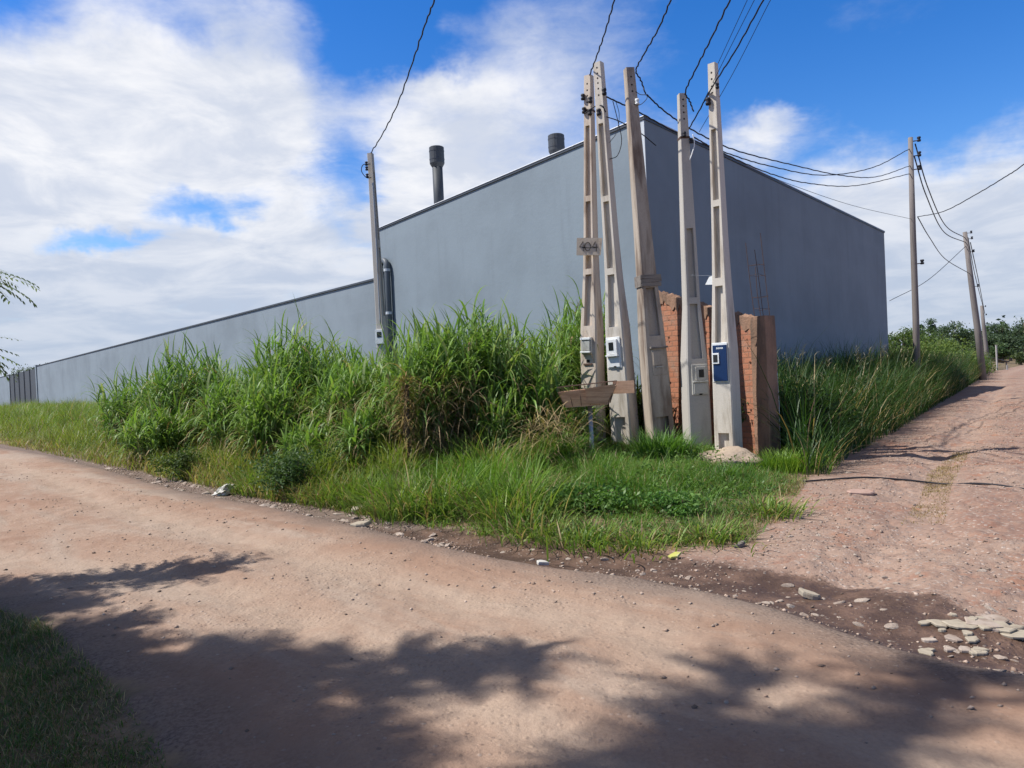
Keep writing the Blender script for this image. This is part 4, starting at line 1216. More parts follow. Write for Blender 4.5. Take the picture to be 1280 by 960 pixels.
# ------------------------------------------------------------------ waste basket on a post
def build_basket():
    d = 11.1
    foot = P(742, 589, d); zb = tz(foot[0], d)
    cxy = P(735, 500, d)
    root = empty('waste_basket', (foot[0], d, zb), 'brown wooden street waste basket on a thin metal post beside the poles', 'waste basket')
    o = Vector((foot[0], d, zb))
    zlo, zhi = P(735, 509, d)[2], P(735, 489, d)[2]
    L0 = Vector(P(709, 508, d)) - o; R0 = Vector(P(760, 504, d)) - o
    L1 = Vector(P(700, 490, d)) - o; R1 = Vector(P(769, 482, d)) - o
    yb = 0.42
    ba = [L0 + Vector((0, -yb / 2, 0)), R0 + Vector((0, -yb / 2, 0)), R0 + Vector((0, yb / 2, 0)), L0 + Vector((0, yb / 2, 0))]
    tp = [L1 + Vector((0, -yb / 2 - 0.08, 0)), R1 + Vector((0, -yb / 2 - 0.08, 0)), R1 + Vector((0, yb / 2 + 0.08, 0)), L1 + Vector((0, yb / 2 + 0.08, 0))]
    t = 0.018
    for k, nm in enumerate(('side_board',) * 4):
        a, b, c, e = ba[k], ba[(k + 1) % 4], tp[(k + 1) % 4], tp[k]
        mid = (ba[0] + ba[2]) / 2; inn = (mid - (a + b) / 2).normalized() * t
        m = MB(); m.loft([[a, b, c, e], [a + inn, b + inn, c + inn, e + inn]]); m.build(nm, M['wood'], root)
    # an overlapping panel nailed on the front right
    f = lambda s, h: ba[0].lerp(ba[1], s).lerp(tp[0].lerp(tp[1], s), h) + Vector((0, -0.012, 0))
    m = MB(); q = [f(0.52, 0.08), f(1.0, 0.02), f(1.02, 1.12), f(0.50, 1.05)]
    m.loft([q, [p + Vector((0, -0.014, 0)) for p in q]]); m.build('front_panel', M['wood'], root)
    m = MB(); m.loft([[p + Vector((0, 0, -0.012)) for p in ba], [p + Vector((0, 0, 0.008)) for p in ba]]); m.build('bottom', M['wood'], root)
    w = MB(); up = Vector((0, 0, 0.07))
    rim = [p + up for p in tp]
    w.tube(rim + [rim[0]], 0.006, 5)
    for k in range(4):
        for s in np.linspace(0, 1, 6 if k % 2 == 0 else 4)[:-1]:
            a = ba[k].lerp(ba[(k + 1) % 4], s); b = rim[k].lerp(rim[(k + 1) % 4], s)
            off = (b - (ba[0] + ba[2]) / 2); off.z = 0; off = off.normalized() * 0.02
            w.tube([a + off, b + off * 0.2], 0.004, 4)
    w.build('wire_frame', M['rust'], root)
    # back plank sticking out to the right
    a, b = Vector(P(760, 484, d + 0.35)) - o, Vector(P(786, 484, d + 0.35)) - o
    m = MB(); c = (a + b) / 2; m.box(tuple(c), ((b - a).length, 0.02, 0.19)); m.build('back_plank', M['wood'], root)
    root.rotation_euler = (0, 0, math.radians(-12))
    m = MB(); m.tube([(0, 0, -0.3), tuple((ba[0] + ba[2]) / 2 + Vector((0.03, 0, 0)))], 0.033, 10); m.build('post', M['steel'], root, True)


build_basket()

# ------------------------------------------------------------------ sand heap, stones, litter
def lump(name, mat, label, cat_, x, y, rx, ry, rz, seed, sub=3, amp=0.25, freq=2.0, flatb=True, rot=0.0, group=None, zoff=0.0):
    rs = np.random.default_rng(seed); bm = bmesh.new()
    bmesh.ops.create_icosphere(bm, subdivisions=sub, radius=1)
    ph = rs.random(6) * 6
    for v in bm.verts:
        p = v.co
        k = 1 + amp * (math.sin(p.x * freq * 1.7 + ph[0]) * math.sin(p.y * freq * 1.3 + ph[1]) + 0.6 * math.sin(p.z * freq * 2.9 + ph[2] + p.x * 3) + rs.normal(0, 0.25))
        v.co = Vector((p.x * rx * k, p.y * ry * k, p.z * rz * k))
    me = bpy.data.meshes.new(name); bm.to_mesh(me); bm.free(); me.materials.append(mat)
    o = bpy.data.objects.new(name, me); COL.objects.link(o)
    o.location = (x, y, tz(x, y) + zoff); o.rotation_euler = (0, 0, rot)
    return tag(o, label, cat_, group)


c = P(908, 590, 11.7)
o = lump('sand_heap', M['sand'], 'small heap of pale sand and mortar at the foot of the blue-meter pole', 'heap', c[0] + 0.03, 11.65, 0.50, 0.55, 0.22, 3, 4, 0.10, 3.0)
o.data.polygons.foreach_set('use_smooth', [True] * len(o.data.polygons))
for (u, v, dd, s, lb) in ((935, 577, 11.75, .12, 'broken mortar lump on top of the sand heap against the brick wall'), (936, 588, 11.6, .10, 'lower broken mortar lump on the sand heap'),
                          (923, 576, 11.8, .08, 'small rounded mortar lump between the blue-meter pole and the brick wall')):
    c = P(u, v, dd); o = lump('mortar_lump', M['sand'], lb, 'rubble', c[0], dd, s, s * .8, s * .55, int(u + v), 2, 0.2, zoff=0); o.location.z = c[2]

# white slab leaning in the grass, and other single pieces of litter
def slab(name, mat, label, cat_, u, v, size, rot, seed, group=None, d=None):
    c = G(u, v, 0.05); x, y = c[0], c[1]
    rs = random.Random(seed); mb = MB(); n = 7
    ring0 = []; n = 9
    for k in range(n):
        a = 2 * PI * k / n + rs.uniform(-.25, .25); r = rs.uniform(0.6, 1.15)
        ring0.append(Vector((math.cos(a) * size[0] * r / 2, math.sin(a) * size[1] * r / 2, 0)))
    mb.loft([[p * 0.96 + Vector((0, 0, -size[2] / 2)) for p in ring0], [p + Vector((0, 0, size[2] * 0.2)) for p in ring0], [p * 0.9 + Vector((0, 0, size[2] / 2)) for p in ring0]])
    o = mb.build(name, mat)
    o.rotation_euler = rot; o.location = (x, y, tz(x, y) + size[2] * 0.4 + abs(math.sin(rot[0])) * size[1] * 0.35 + abs(math.sin(rot[1])) * size[0] * 0.35)
    return tag(o, label, cat_, group)


def plain(name, a, b, rough=0.8): return stained(name, a, b, rough, 12, (1, 1, 1))


M['bag'] = plain('pale_bag', (0.52, 0.50, 0.45), (0.33, 0.29, 0.25), 0.7)
M['wrap'] = plain('yellow_wrapper', (0.46, 0.46, 0.12), (0.58, 0.55, 0.38), 0.4)
M['slabm'] = plain('pale_slab', (0.36, 0.31, 0.24), (0.21, 0.16, 0.12), 0.9)
M['redsl'] = plain('reddish_slab', (0.40, 0.27, 0.22), (0.30, 0.18, 0.13), 0.9)
c = G(279, 618); o = lump('rag', M['bag'], 'crumpled white rag or bag at the left edge of the verge', 'litter', c[0], c[1], 0.14, 0.085, 0.075, 21, 3, 0.30, 4.0, zoff=0.05); o.rotation_euler = (0.1, -0.55, 0.4)
slab('stone_slab', M['slabm'], 'flat pale slab on the dark rubble in front of the dry cane', 'slab', 450, 655, (0.24, 0.14, 0.04), (0.1, -0.1, 0.3), 2)
slab('stone_slab', M['slabm'], 'tilted pale slab at the upper edge of the rubble strip', 'slab', 446, 636, (0.20, 0.12, 0.05), (0.35, -0.25, 0.4), 3)
slab('yellow_wrapper', M['wrap'], 'crumpled yellow wrapper on the dry edge of the verge', 'litter', 843, 691, (0.15, 0.07, 0.02), (0.25, -0.3, 0.5), 4)
slab('wood_offcut', M['greywood'], 'short grey wood offcut lying on the dry grass edge', 'wood', 925, 678, (0.16, 0.06, 0.03), (0.05, -0.18, 0.6), 5)
slab('stone_slab', M['redsl'], 'flat reddish slab lying beside the hose on the side road', 'slab', 1077, 612, (0.36, 0.26, 0.035), (0.06, 0.03, 0.2), 6)
slab('plastic_scrap', M['bag'], 'small white plastic scrap in the gutter nearest the grass tip', 'litter', 677, 692, (0.13, 0.08, 0.03), (0.1, 0.1, 0.1), 7)
slab('plastic_sheet', M['bag'], 'pale plastic sheet caught in the dark grass of the right verge', 'litter', 1052, 552, (0.3, 0.2, 0.05), (0.2, -0.2, 0.3), 8)
slab('stone_slab', M['slabm'], 'long pale slab fragment at the edge of the wet gutter by the side road', 'slab', 1010, 728, (0.17, 0.07, 0.04), (0.1, 0.25, -0.7), 9)
# cracked pale concrete patch at the right of the gutter
k = 0
for (u, v, s) in ((1175, 768, .22), (1200, 772, .24), (1225, 771, .28), (1250, 775, .26), (1272, 779, .26), (1240, 766, .24), (1262, 769, .2), (1290, 775, .3), (1190, 782, .14), (1215, 785, .13)) + tuple((random.uniform(1150, 1290), random.uniform(762, 796), random.uniform(.05, .13)) for _ in range(26)):
    k += 1
    s = s * 0.8
    slab('concrete_fragment', M['slabm'] if k % 3 else M['stone'], 'flat fragment of the cracked pale concrete patch at the right of the gutter', 'rubble', u, v, (s, s * 0.8, 0.016), (random.uniform(-.04, .04), random.uniform(-.04, .04), random.random() * 3), 30 + k, 'fragments of the cracked concrete patch')

stone_meshes = []
for s in range(9):
    rs = np.random.default_rng(s + 60); bm = bmesh.new(); bmesh.ops.create_icosphere(bm, subdivisions=2, radius=1)
    dirs = rs.normal(0, 1, (9, 3)); dirs /= np.linalg.norm(dirs, axis=1)[:, None]; cut = rs.uniform(0.45, 0.85, 9)
    for v in bm.verts:
        p = np.array(v.co)
        for dd, cc in zip(dirs, cut):
            q = p @ dd
            if q > cc: p = p - dd * (q - cc)
        v.co = Vector(p * np.array([1, 0.75, 0.5]))
    me = bpy.data.meshes.new('stone'); bm.to_mesh(me); bm.free(); me.materials.append(M['stone']); stone_meshes.append(me)


def stones(n, label, group, band, size):
    """n loose stones between two pixel polylines"""
    (lo, hi) = band
    for i in range(n):
        t = random.random(); s = random.random()
        a = lo[0] + (lo[1] - lo[0]) * t
        f = lambda pl: np.interp(a, [p[0] for p in pl[2]], [p[1] for p in pl[2]])
        v = f(lo) + (f(hi) - f(lo)) * s
        c = G(a, v); x, y = c[0], c[1]
        r = size[0] + (size[1] - size[0]) * random.random() ** 2.5
        o = bpy.data.objects.new('stone', random.choice(stone_meshes)); COL.objects.link(o)
        o.location = (x, y, tz(x, y) - r * 0.08); o.rotation_euler = (random.uniform(-.4, .4), random.uniform(-.4, .4), random.random() * 6)
        o.scale = (r, r * random.uniform(0.7, 1.1), r * random.uniform(0.6, 1.0))
        tag(o, label, 'stone', group)


edge_lo = (60, 560, main_far); edge_hi = (60, 560, [(u, v) for u, v in verge_main])
stones(150, 'loose grey-brown stone in the rubble strip between dirt road and tall grass', 'stones in the rubble strip along the verge', (edge_lo, edge_hi), (0.02, 0.11))
wl = (620, 1280, [(620, 699), (800, 726), (960, 760), (1120, 812), (1280, 848)]); wh = (620, 1280, [(620, 676), (800, 698), (960, 712), (1120, 735), (1280, 755)])
stones(110, 'loose pale stone in the dark wet gutter at the mouth of the side road', 'stones in the wet gutter', (wl, wh), (0.012, 0.06))
sl_ = (985, 1280, [(985, 700), (1120, 730), (1280, 750)]); sh_ = (985, 1280, [(985, 640), (1020, 600), (1120, 545), (1280, 500)])
stones(95, 'loose pinkish stone on the stony side road', 'stones on the side road', (sl_, sh_), (0.015, 0.06))


def gravel(name, label, polys, size, cols):
    vs, fs, cs = [], [], []; off = 0
    oct_ = np.array([[1, 0, 0], [0, 1, 0], [-1, 0, 0], [0, -1, 0], [0, 0, 1], [0, 0, -1]], float)
    tri = np.array([[0, 1, 4], [1, 2, 4], [2, 3, 4], [3, 0, 4], [1, 0, 5], [2, 1, 5], [3, 2, 5], [0, 3, 5]])
    for poly, n in polys:
        q = scatter(poly, n); z, sv_, sm_, _w = terrain(q[:, 0], q[:, 1])
        kk = rng.random(n) < np.clip(0.35 + 2.2 * fbm(q[:, 0] * 0.9, q[:, 1] * 0.9, 3), 0.04, 1) * (1 - 0.85 * np.clip(lanes(q[:, 0], q[:, 1], sm_), 0, 1)) * (1 - 0.7 * np.clip(side_lanes(q[:, 0], q[:, 1], sv_), 0, 1) * (sm_ < 0) * (sv_ < -0.5))
        q, z = q[kk], z[kk]; n = len(q)
        s = size[0] + (size[1] - size[0]) * rng.random(n) ** 4
        v = oct_[None] * rng.uniform(0.6, 1.15, (n, 6, 1)) * np.array([1, 0.8, 0.55]) * s[:, None, None]
        a = rng.random(n) * 6.3; ca, sa = np.cos(a)[:, None], np.sin(a)[:, None]
        x = v[..., 0] * ca - v[..., 1] * sa; y = v[..., 0] * sa + v[..., 1] * ca
        tl = rng.normal(0, 0.5, n)[:, None]
        v = np.stack([x + q[:, :1], y + q[:, 1:2], v[..., 2] + tl * v[..., 0] * 0.5 + z[:, None] + s[:, None] * 0.15], 2)
        vs.append(v.reshape(-1, 3)); fs.append((tri[None] + (np.arange(n) * 6)[:, None, None]).reshape(-1, 3) + off); off += n * 6
        cs.append(np.repeat(mixcol(cols[0], cols[1], rng.random(n), 0.2), 6, axis=0))
    o = mesh_np(name, np.concatenate(vs), np.concatenate(fs), M['gravel'], None, np.concatenate(cs))
    return tag(o, label, 'gravel', kind='stuff')


m, nt, bs = new_mat('gravel_chips'); at_ = N(nt, 'ShaderNodeAttribute', attribute_name='col'); L(nt, at_.outputs['Color'], bs.inputs['Base Color']); bs.inputs['Roughness'].default_value = 0.95
M['gravel'] = m
rub_poly = [g2(*p) for p in main_far[3:10]] + [g2(*p) for p in reversed(verge_main[3:10])]
wet_top = [g2(*p) for p in [(640, 700), (800, 727), (960, 760), (1120, 812), (1290, 852), (1290, 760), (1150, 742), (1040, 715), (960, 700), (880, 700), (740, 690), (640, 676)]]
side_poly = [g2(*p) for p in [(930, 700), (1280, 790), (1420, 800), (1420, 540), (1290, 500), (1200, 500), (1110, 552), (1062, 580), (1015, 603), (985, 650)]]
road_poly = [g2(*p) for p in [(0, 575), (300, 645), (620, 715), (900, 765), (1280, 870), (1280, 950), (250, 950), (120, 800), (0, 740)]]
gravel('gravel', 'fine gravel and chips scattered over the dirt roads and rubble strip', [(rub_poly, 16000), (wet_top, 3200), (side_poly, 42000), (road_poly, 5200)], (0.004, 0.026), ((0.20, 0.135, 0.10), (0.40, 0.31, 0.25)))

# ------------------------------------------------------------------ verge vegetation
EXC = lambda u, v: True
# tall cane grass clumps, left to right
cane_clump('farthest left clump of tall cane grass, drooping and bluish green', 128, 240, 462, 19.5, 2.2, 200, 0.5, 0.45)
cane_clump('full round clump of tall cane grass below the middle of the boundary wall', 182, 304, 430, 18.0, 2.4, 260, 0.7, 0.35)
cane_clump('tall spiky cane clump reaching highest against the boundary wall', 318, 438, 408, 15.5, 2.2, 280, 0.6, 0.45)
cane_clump('lower yellowish cane clump in front of the tall spiky one', 300, 400, 470, 14.0, 1.8, 200, 0.9, 0.8)
cane_clump('low cane clump under the lone left pole', 400, 500, 440, 13.6, 2.0, 230, 0.9, 0.6)
cane_clump('broad bright green cane clump just right of the twin wall pipes', 482, 590, 398, 12.6, 2.2, 270, 0.7, 0.6)
cane_clump('tallest broad cane clump in front of the warehouse centre', 545, 655, 380, 12.9, 2.2, 300, 0.7, 0.5)
cane_clump('brownish cane clump with dead stalks left of the waste basket', 620, 700, 440, 12.6, 1.8, 220, 0.8, 0.35)
cane_clump('shoulder-high cane growth joining the full round and the tall spiky clumps', 262, 335, 455, 15.2, 1.8, 170, 0.7, 0.55)
cane_clump('tall loose cane clump between the tall spiky clump and the lone pole', 410, 470, 428, 15.0, 1.6, 150, 0.6, 0.5)
cane_clump('straw-streaked cane growth low in front of the lower yellowish clump', 350, 440, 520, 12.6, 1.2, 170, 1.1, 0.7)
cane_clump('tall cane growth filling in behind the brownish clump', 640, 700, 415, 14.2, 1.6, 170, 0.5, 0.5)
cane_clump('ragged low cane growth filling the gap right of the full round clump', 285, 345, 470, 16.0, 1.8, 150, 0.8, 0.6)
cane_clump('drooping cane growth low in front of the full round clump', 150, 250, 505, 16.2, 1.5, 170, 0.8, 0.7)
cane_clump('bent over cane growth in front of the broad bright clump, left of the vine-wrapped stalk', 425, 500, 505, 12.0, 1.3, 170, 1.0, 0.6)
cane_clump('dark leaning cane growth right of the dead hollow', 590, 665, 490, 11.9, 1.3, 190, 0.5, 0.45)
cane_clump('narrow tall cane clump directly behind the leftmost corner pole', 690, 762, 366, 15.2, 2.2, 240, 0.5, 0.5)
cane_clump('dark low cane clump behind the waste basket', 660, 742, 498, 12.1, 1.4, 170, 0.5, 0.3)
cane_clump('small leafy cane clump between the tallest pole and the plank pole', 768, 812, 470, 14.2, 1.2, 70, 0.6, 0.2)

# dead vine-covered stump in front of the big clump
def stump():
    d = 11.0; c = P(514, 600, d); z0 = tz(c[0], d); H = P(514, 470, d)[2] - z0
    root = empty('dead_stump', (c[0], d, z0), 'dead upright stalk wrapped in yellow dry vine in front of the cane', 'stump')
    MB().tube([(0, 0, -0.1), (-0.03, 0, H * 0.5), (0.0, 0, H * 0.92)], [0.06, 0.045, 0.03], 8).build('stalk', M['bark'], root, True)
    n = 900; t = rng.random(n) ** 0.8
    pos = np.stack([rng.normal(0, 0.065, n), rng.normal(0, 0.06, n), H * t], 1)
    cc = mixcol((0.16, 0.10, 0.055), (0.36, 0.27, 0.10), rng.random(n))
    v, f, cl = blades(pos, rng.random(n) * 6.3, rng.uniform(0.12, 0.34, n), rng.uniform(0.9, 2.0, n), rng.uniform(0.5, 1.2, n), rng.uniform(0.008, 0.02, n), cc, 3)
    mesh_np('dry_vine', v, f, M['dry'], root, cl)


stump()


def dry_bunch(label, u, v, d, n, H, spread, cola=BROWN, colb=STRAW, w=(0.006, 0.014)):
    c = P(u, v, d); z0 = tz(c[0], d)
    root = empty('dry_grass_tuft', (c[0], d, z0), label, 'dry grass', 'drooping dry grass tufts')
    pos = np.stack([rng.normal(0, spread, n), rng.normal(0, 0.25, n), rng.uniform(0.1, H, n)], 1)
    v_, f, cl = blades(pos, rng.random(n) * 6.3, rng.uniform(0.4, 0.95, n), rng.uniform(0.6, 1.5, n), rng.uniform(0.8, 1.9, n), rng.uniform(*w, n), mixcol(cola, colb, rng.random(n)), 5)
    mesh_np('dry_leaves', v_, f, M['dry'], root, cl)


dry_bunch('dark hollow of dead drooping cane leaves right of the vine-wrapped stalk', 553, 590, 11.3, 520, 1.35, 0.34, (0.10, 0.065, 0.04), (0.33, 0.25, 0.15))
dry_bunch('straw coloured drooping tuft at the left of the vine-wrapped stalk', 462, 590, 12.0, 420, 1.1, 0.4)
dry_bunch('straw tuft fallen at the foot of the rightmost cane, left of the basket post', 690, 600, 10.6, 260, 0.75, 0.2, (0.25, 0.18, 0.10), STRAW)
dry_bunch('dry straw patch under the full round cane clump', 260, 560, 16.6, 420, 1.2, 0.5)
dry_bunch('dry straw patch under the spiky cane clump', 385, 570, 13.6, 420, 1.1, 0.45)

vp = lambda lst: [g2(*p) for p in lst]
# areas for lower growth
low_left = vp([(-150, 541), (0, 555), (130, 582), (250, 607), (340, 627), (440, 642), (500, 652), (520, 600), (430, 570), (300, 560), (150, 535), (0, 520), (-150, 515)])
low_mid = vp([(300, 618), (440, 641), (520, 656), (600, 669), (650, 666), (672, 640), (690, 600), (640, 590), (500, 590), (380, 580)])
low_right = vp([(560, 664), (600, 671), (660, 667), (720, 680), (820, 690), (920, 680), (975, 652), (998, 618), (1012, 597), (940, 588), (880, 575), (740, 575), (640, 600), (600, 625)])
lot = [tuple(P(-160, 500, 60)[:2]), tuple(P(0, 500, 34)[:2]), tuple(P(150, 500, 21)[:2]), tuple(P(300, 500, 15.5)[:2]), tuple(P(480, 500, 12.6)[:2]), tuple(P(720, 500, 12.8)[:2]), tuple(P(800, 500, 14.6)[:2]), tuple(B0), tuple(B2), tuple(W1[:2])]

grass_stuff('meadow_grass', 'pale green wild meadow grass over the left bank below the boundary wall', lot, 90000, (0.45, 1.0), (0.10, 0.185, 0.03), (0.21, 0.28, 0.055), (0.012, 0.026), bendr=(0.5, 1.6), dryf=0.12, hn=0.9, near=18)
grass_stuff('verge_weeds', 'yellow-green knee-high weeds along the left part of the verge', low_left, 120000, (0.30, 0.78), (0.105, 0.185, 0.03), (0.25, 0.29, 0.06), (0.007, 0.020), bendr=(0.4, 1.6), dryf=0.13, near=12, clump=0.8, hn=0.8)
grass_stuff('verge_grass', 'lush knee-high green grass in front of the broad cane clumps', low_mid, 52000, (0.16, 0.50), (0.07, 0.18, 0.022), (0.18, 0.30, 0.04), (0.005, 0.014), bendr=(0.5, 2.0), dryf=0.09, clump=1.0, hn=1.1)
grass_stuff('short_grass', 'short dark green grass spreading in front of the poles', low_right, 170000, (0.03, 0.17), (0.048, 0.13, 0.02), (0.13, 0.23, 0.04), (0.003, 0.009), bendr=(0.5, 2.2), dryf=0.12, hn=1.6, clump=1.3,
            mask=lambda x, y, sv: rng.random(len(x)) < 0.2 + 0.8 * sstep(-0.1, 0.7, sv + 1.9 * fbm(x * 1.2, y * 1.2, 4)))
mid_right = vp([(640, 662), (680, 655), (740, 655), (800, 665), (860, 660), (900, 650), (880, 625), (800, 612), (720, 612), (660, 625)])
grass_stuff('tall_short_grass', 'ragged ankle-high grass tufts through the short grass', mid_right, 16000, (0.10, 0.32), (0.055, 0.15, 0.022), (0.16, 0.27, 0.045), (0.004, 0.011), bendr=(0.6, 2.2), dryf=0.10, clump=1.5, hn=1.2)
for (u, v, h_, sp, nn2, lab) in ((322, 606, .62, .20, 380, 'ragged tuft at the road edge just right of the white rag'), (428, 620, .55, .22, 420, 'ragged tuft at the road edge right of the dark grey-green shrub'), (505, 634, .66, .24, 480, 'ragged tuft at the road edge below the vine-wrapped stalk'),
                          (548, 632, .80, .24, 460, 'tall ragged tuft in front of the dead hollow in the cane'), (640, 640, .72, .26, 520, 'tall ragged tuft at the right end of the lush verge grass'), (668, 655, .42, .20, 380, 'low ragged tuft at the start of the short grass'),
                          (730, 664, .34, .20, 380, 'low ragged tuft at the gutter below the waste basket'), (800, 668, .28, .18, 300, 'low ragged tuft at the gutter left of the yellow wrapper'), (885, 662, .30, .18, 320, 'low ragged tuft at the verge tip above the wood offcut'),
                          (960, 632, .32, .16, 300, 'low ragged tuft at the corner of the verge by the side road'), (612, 604, .95, .26, 460, 'waist-high ragged tuft against the dark leaning cane'), (440, 600, .9, .28, 460, 'waist-high ragged tuft under the low cane clump')):
    c_ = G(u, v, 0.1); n_ = nn2
    pos = np.stack([rng.normal(0, sp, n_), rng.normal(0, sp, n_), np.full(n_, -0.02)], 1)
    az_t = np.arctan2(pos[:, 1] + rng.normal(0, sp, n_), pos[:, 0] + rng.normal(0, sp, n_))
    cl_ = mixcol((0.075, 0.16, 0.028), (0.22, 0.29, 0.06), rng.random(n_)); dd_ = rng.random(n_) < 0.16; cl_[dd_] = mixcol(BROWN, STRAW, rng.random(dd_.sum()))
    v_, f_, c2_ = blades(pos, az_t, rng.uniform(0.45, 1.1, n_) * h_, rng.uniform(0.05, 0.7, n_), rng.uniform(0.5, 2.0, n_), rng.uniform(0.007, 0.02, n_), cl_, 5)
    o_ = mesh_np('grass_tuft', v_, f_, M['leaf'], None, c2_); o_.location = (c_[0], c_[1], tz(c_[0], c_[1]))
    tag(o_, lab, 'grass tuft', 'ragged grass tufts along the verge edge')
dry_edge = vp([(540, 662), (600, 674), (660, 676), (740, 690), (840, 698), (930, 688), (985, 655), (1008, 615), (1000, 600), (960, 620), (900, 655), (820, 668), (720, 660), (640, 650)])
grass_stuff('dry_straw', 'flattened straw and dead grass along the dry edge of the verge', dry_edge, 16000, (0.05, 0.16), (0.15, 0.10, 0.055), (0.38, 0.29, 0.15), (0.002, 0.006), bendr=(0.0, 1.0), dryf=0.3, cat_='dead grass', clump=1.4,
            mask=lambda x, y, sv: rng.random(len(x)) < sstep(-0.1, 0.5, sv + 1.6 * fbm(x * 1.1, y * 1.1, 4)))


def broadleaf(poly, n, nclus):
    cq = scatter(poly, nclus); i_ = rng.integers(0, nclus, n)
    q = cq[i_] + rng.normal(0, 0.13, (n, 2)); z, sv, _a, _b = terrain(q[:, 0], q[:, 1])
    k = sv > 0.12; q, z, i_, sv = q[k], z[k], i_[k], sv[k]
    hz = rng.random(len(q)) * (0.10 + 0.30 * rng.random(nclus)[i_]) * sstep(0.0, 0.6, sv) + 0.02
    col = mixcol((0.055, 0.125, 0.03), (0.17, 0.26, 0.06), np.clip(0.6 * rng.random(nclus)[i_] + 0.4 * rng.random(len(q)), 0, 1))
    v, f, c = leaf_quads(np.stack([q[:, 0], q[:, 1], z + hz], 1), rng.uniform(0.012, 0.032, len(q)), col, flat=0.6)
    tag(mesh_np('broadleaf_weeds', v, f, M['leaf'], None, c), 'small broad-leaved weeds scattered through the verge grass', 'weeds', kind='stuff')


broadleaf(vp([(60, 560), (250, 604), (440, 640), (600, 668), (720, 679), (900, 682), (990, 640), (1000, 605), (880, 590), (640, 600), (420, 575), (160, 545)]), 26000, 420)
near_poly = NEARG
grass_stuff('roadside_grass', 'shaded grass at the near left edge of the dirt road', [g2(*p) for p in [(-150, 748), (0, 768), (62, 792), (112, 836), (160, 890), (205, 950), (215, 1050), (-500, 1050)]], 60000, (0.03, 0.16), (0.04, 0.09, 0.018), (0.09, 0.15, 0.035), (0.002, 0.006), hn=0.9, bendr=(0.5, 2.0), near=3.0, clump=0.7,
            mask=lambda x, y, sv: rng.random(len(x)) < 0.9)
strip = vp([(1062, 668), (1100, 650), (1150, 610), (1190, 580), (1200, 575), (1165, 590), (1120, 630)])
grass_stuff('road_centre_grass', 'thin strip of sparse low grass in the middle of the side road', vp([(1125, 655), (1150, 615), (1160, 590), (1195, 562), (1215, 560), (1205, 580), (1190, 605), (1180, 650)]), 9000, (0.03, 0.15), (0.08, 0.16, 0.03), (0.17, 0.19, 0.06), (0.003, 0.008), dryf=0.25, clump=1.3)

# right-hand verge, tall shaded grass between warehouse and side road
R0 = np.array(B0); R1 = np.array(B1)
ed = [np.array(g2(*p)) for p in side_edge[2:]]
rv = [tuple(p) for p in ed] + [tuple(ed[-1] + (6, 10)), tuple(R1 + (6, 14)), tuple(R1), tuple(R0), tuple(np.array([C0[0] + 0.45, C0[1] + 0.3]))]
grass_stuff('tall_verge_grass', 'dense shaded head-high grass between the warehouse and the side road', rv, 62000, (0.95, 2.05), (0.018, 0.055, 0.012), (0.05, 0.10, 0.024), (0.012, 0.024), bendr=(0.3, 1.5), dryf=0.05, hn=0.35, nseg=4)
q = scatter(rv, 800); z, sv, sm, sw = terrain(q[:, 0], q[:, 1]); kq = (~in_shed(q[:, 0], q[:, 1])) & (sv > 0.35); q, z = q[kq], z[kq]
n = len(q)
hh = rng.uniform(1.1, 2.0, n); az = rng.random(n) * 6.3
parts = [blades(np.stack([q[:, 0], q[:, 1], z], 1), az, hh, rng.uniform(0, 0.25, n), rng.uniform(0.2, 0.8, n), np.full(n, 0.008), mixcol((0.12, 0.14, 0.05), STRAW, rng.random(n)), 4)]
hd = 6
for k in range(hd):
    parts.append(blades(np.stack([q[:, 0], q[:, 1], z], 1) + np.stack([np.cos(az) * 0.32 * hh, np.sin(az) * 0.32 * hh, hh * (0.80 + 0.02 * k)], 1), az + rng.normal(0, 1.2, n), rng.uniform(0.1, 0.2, n), rng.uniform(0.3, 1.0, n), np.full(n, 1.0), np.full(n, 0.010), mixcol((0.20, 0.16, 0.09), (0.42, 0.38, 0.26), rng.random(n)), 2))
v, f, cl = cat(parts)
tag(mesh_np('seed_heads', v, f, M['dry'], None, cl), 'thin straw seed heads rising from the dark right verge', 'seed heads', kind='stuff')


def tuft(label, u, v, d, n, H, spread, cola, colb, w=(0.008, 0.016), name='grass_tuft', group='separate bright grass tufts near the poles'):
    c = P(u, v, d); z0 = tz(c[0], d)
    pos = np.stack([rng.normal(0, spread, n), rng.normal(0, spread, n), np.full(n, -0.02)], 1)
    az = np.arctan2(pos[:, 1] + rng.normal(0, spread, n), pos[:, 0] + rng.normal(0, spread, n))
    v_, f, cl = blades(pos, az, rng.uniform(0.55, 1.05, n) * H, rng.uniform(0.05, 0.55, n), rng.uniform(0.5, 1.5, n), rng.uniform(*w, n), mixcol(cola, colb, rng.random(n)), 4)
    o = mesh_np(name, v_, f, M['leaf'], None, cl); o.location = (c[0], d, z0)
    return tag(o, label, 'grass tuft', group)


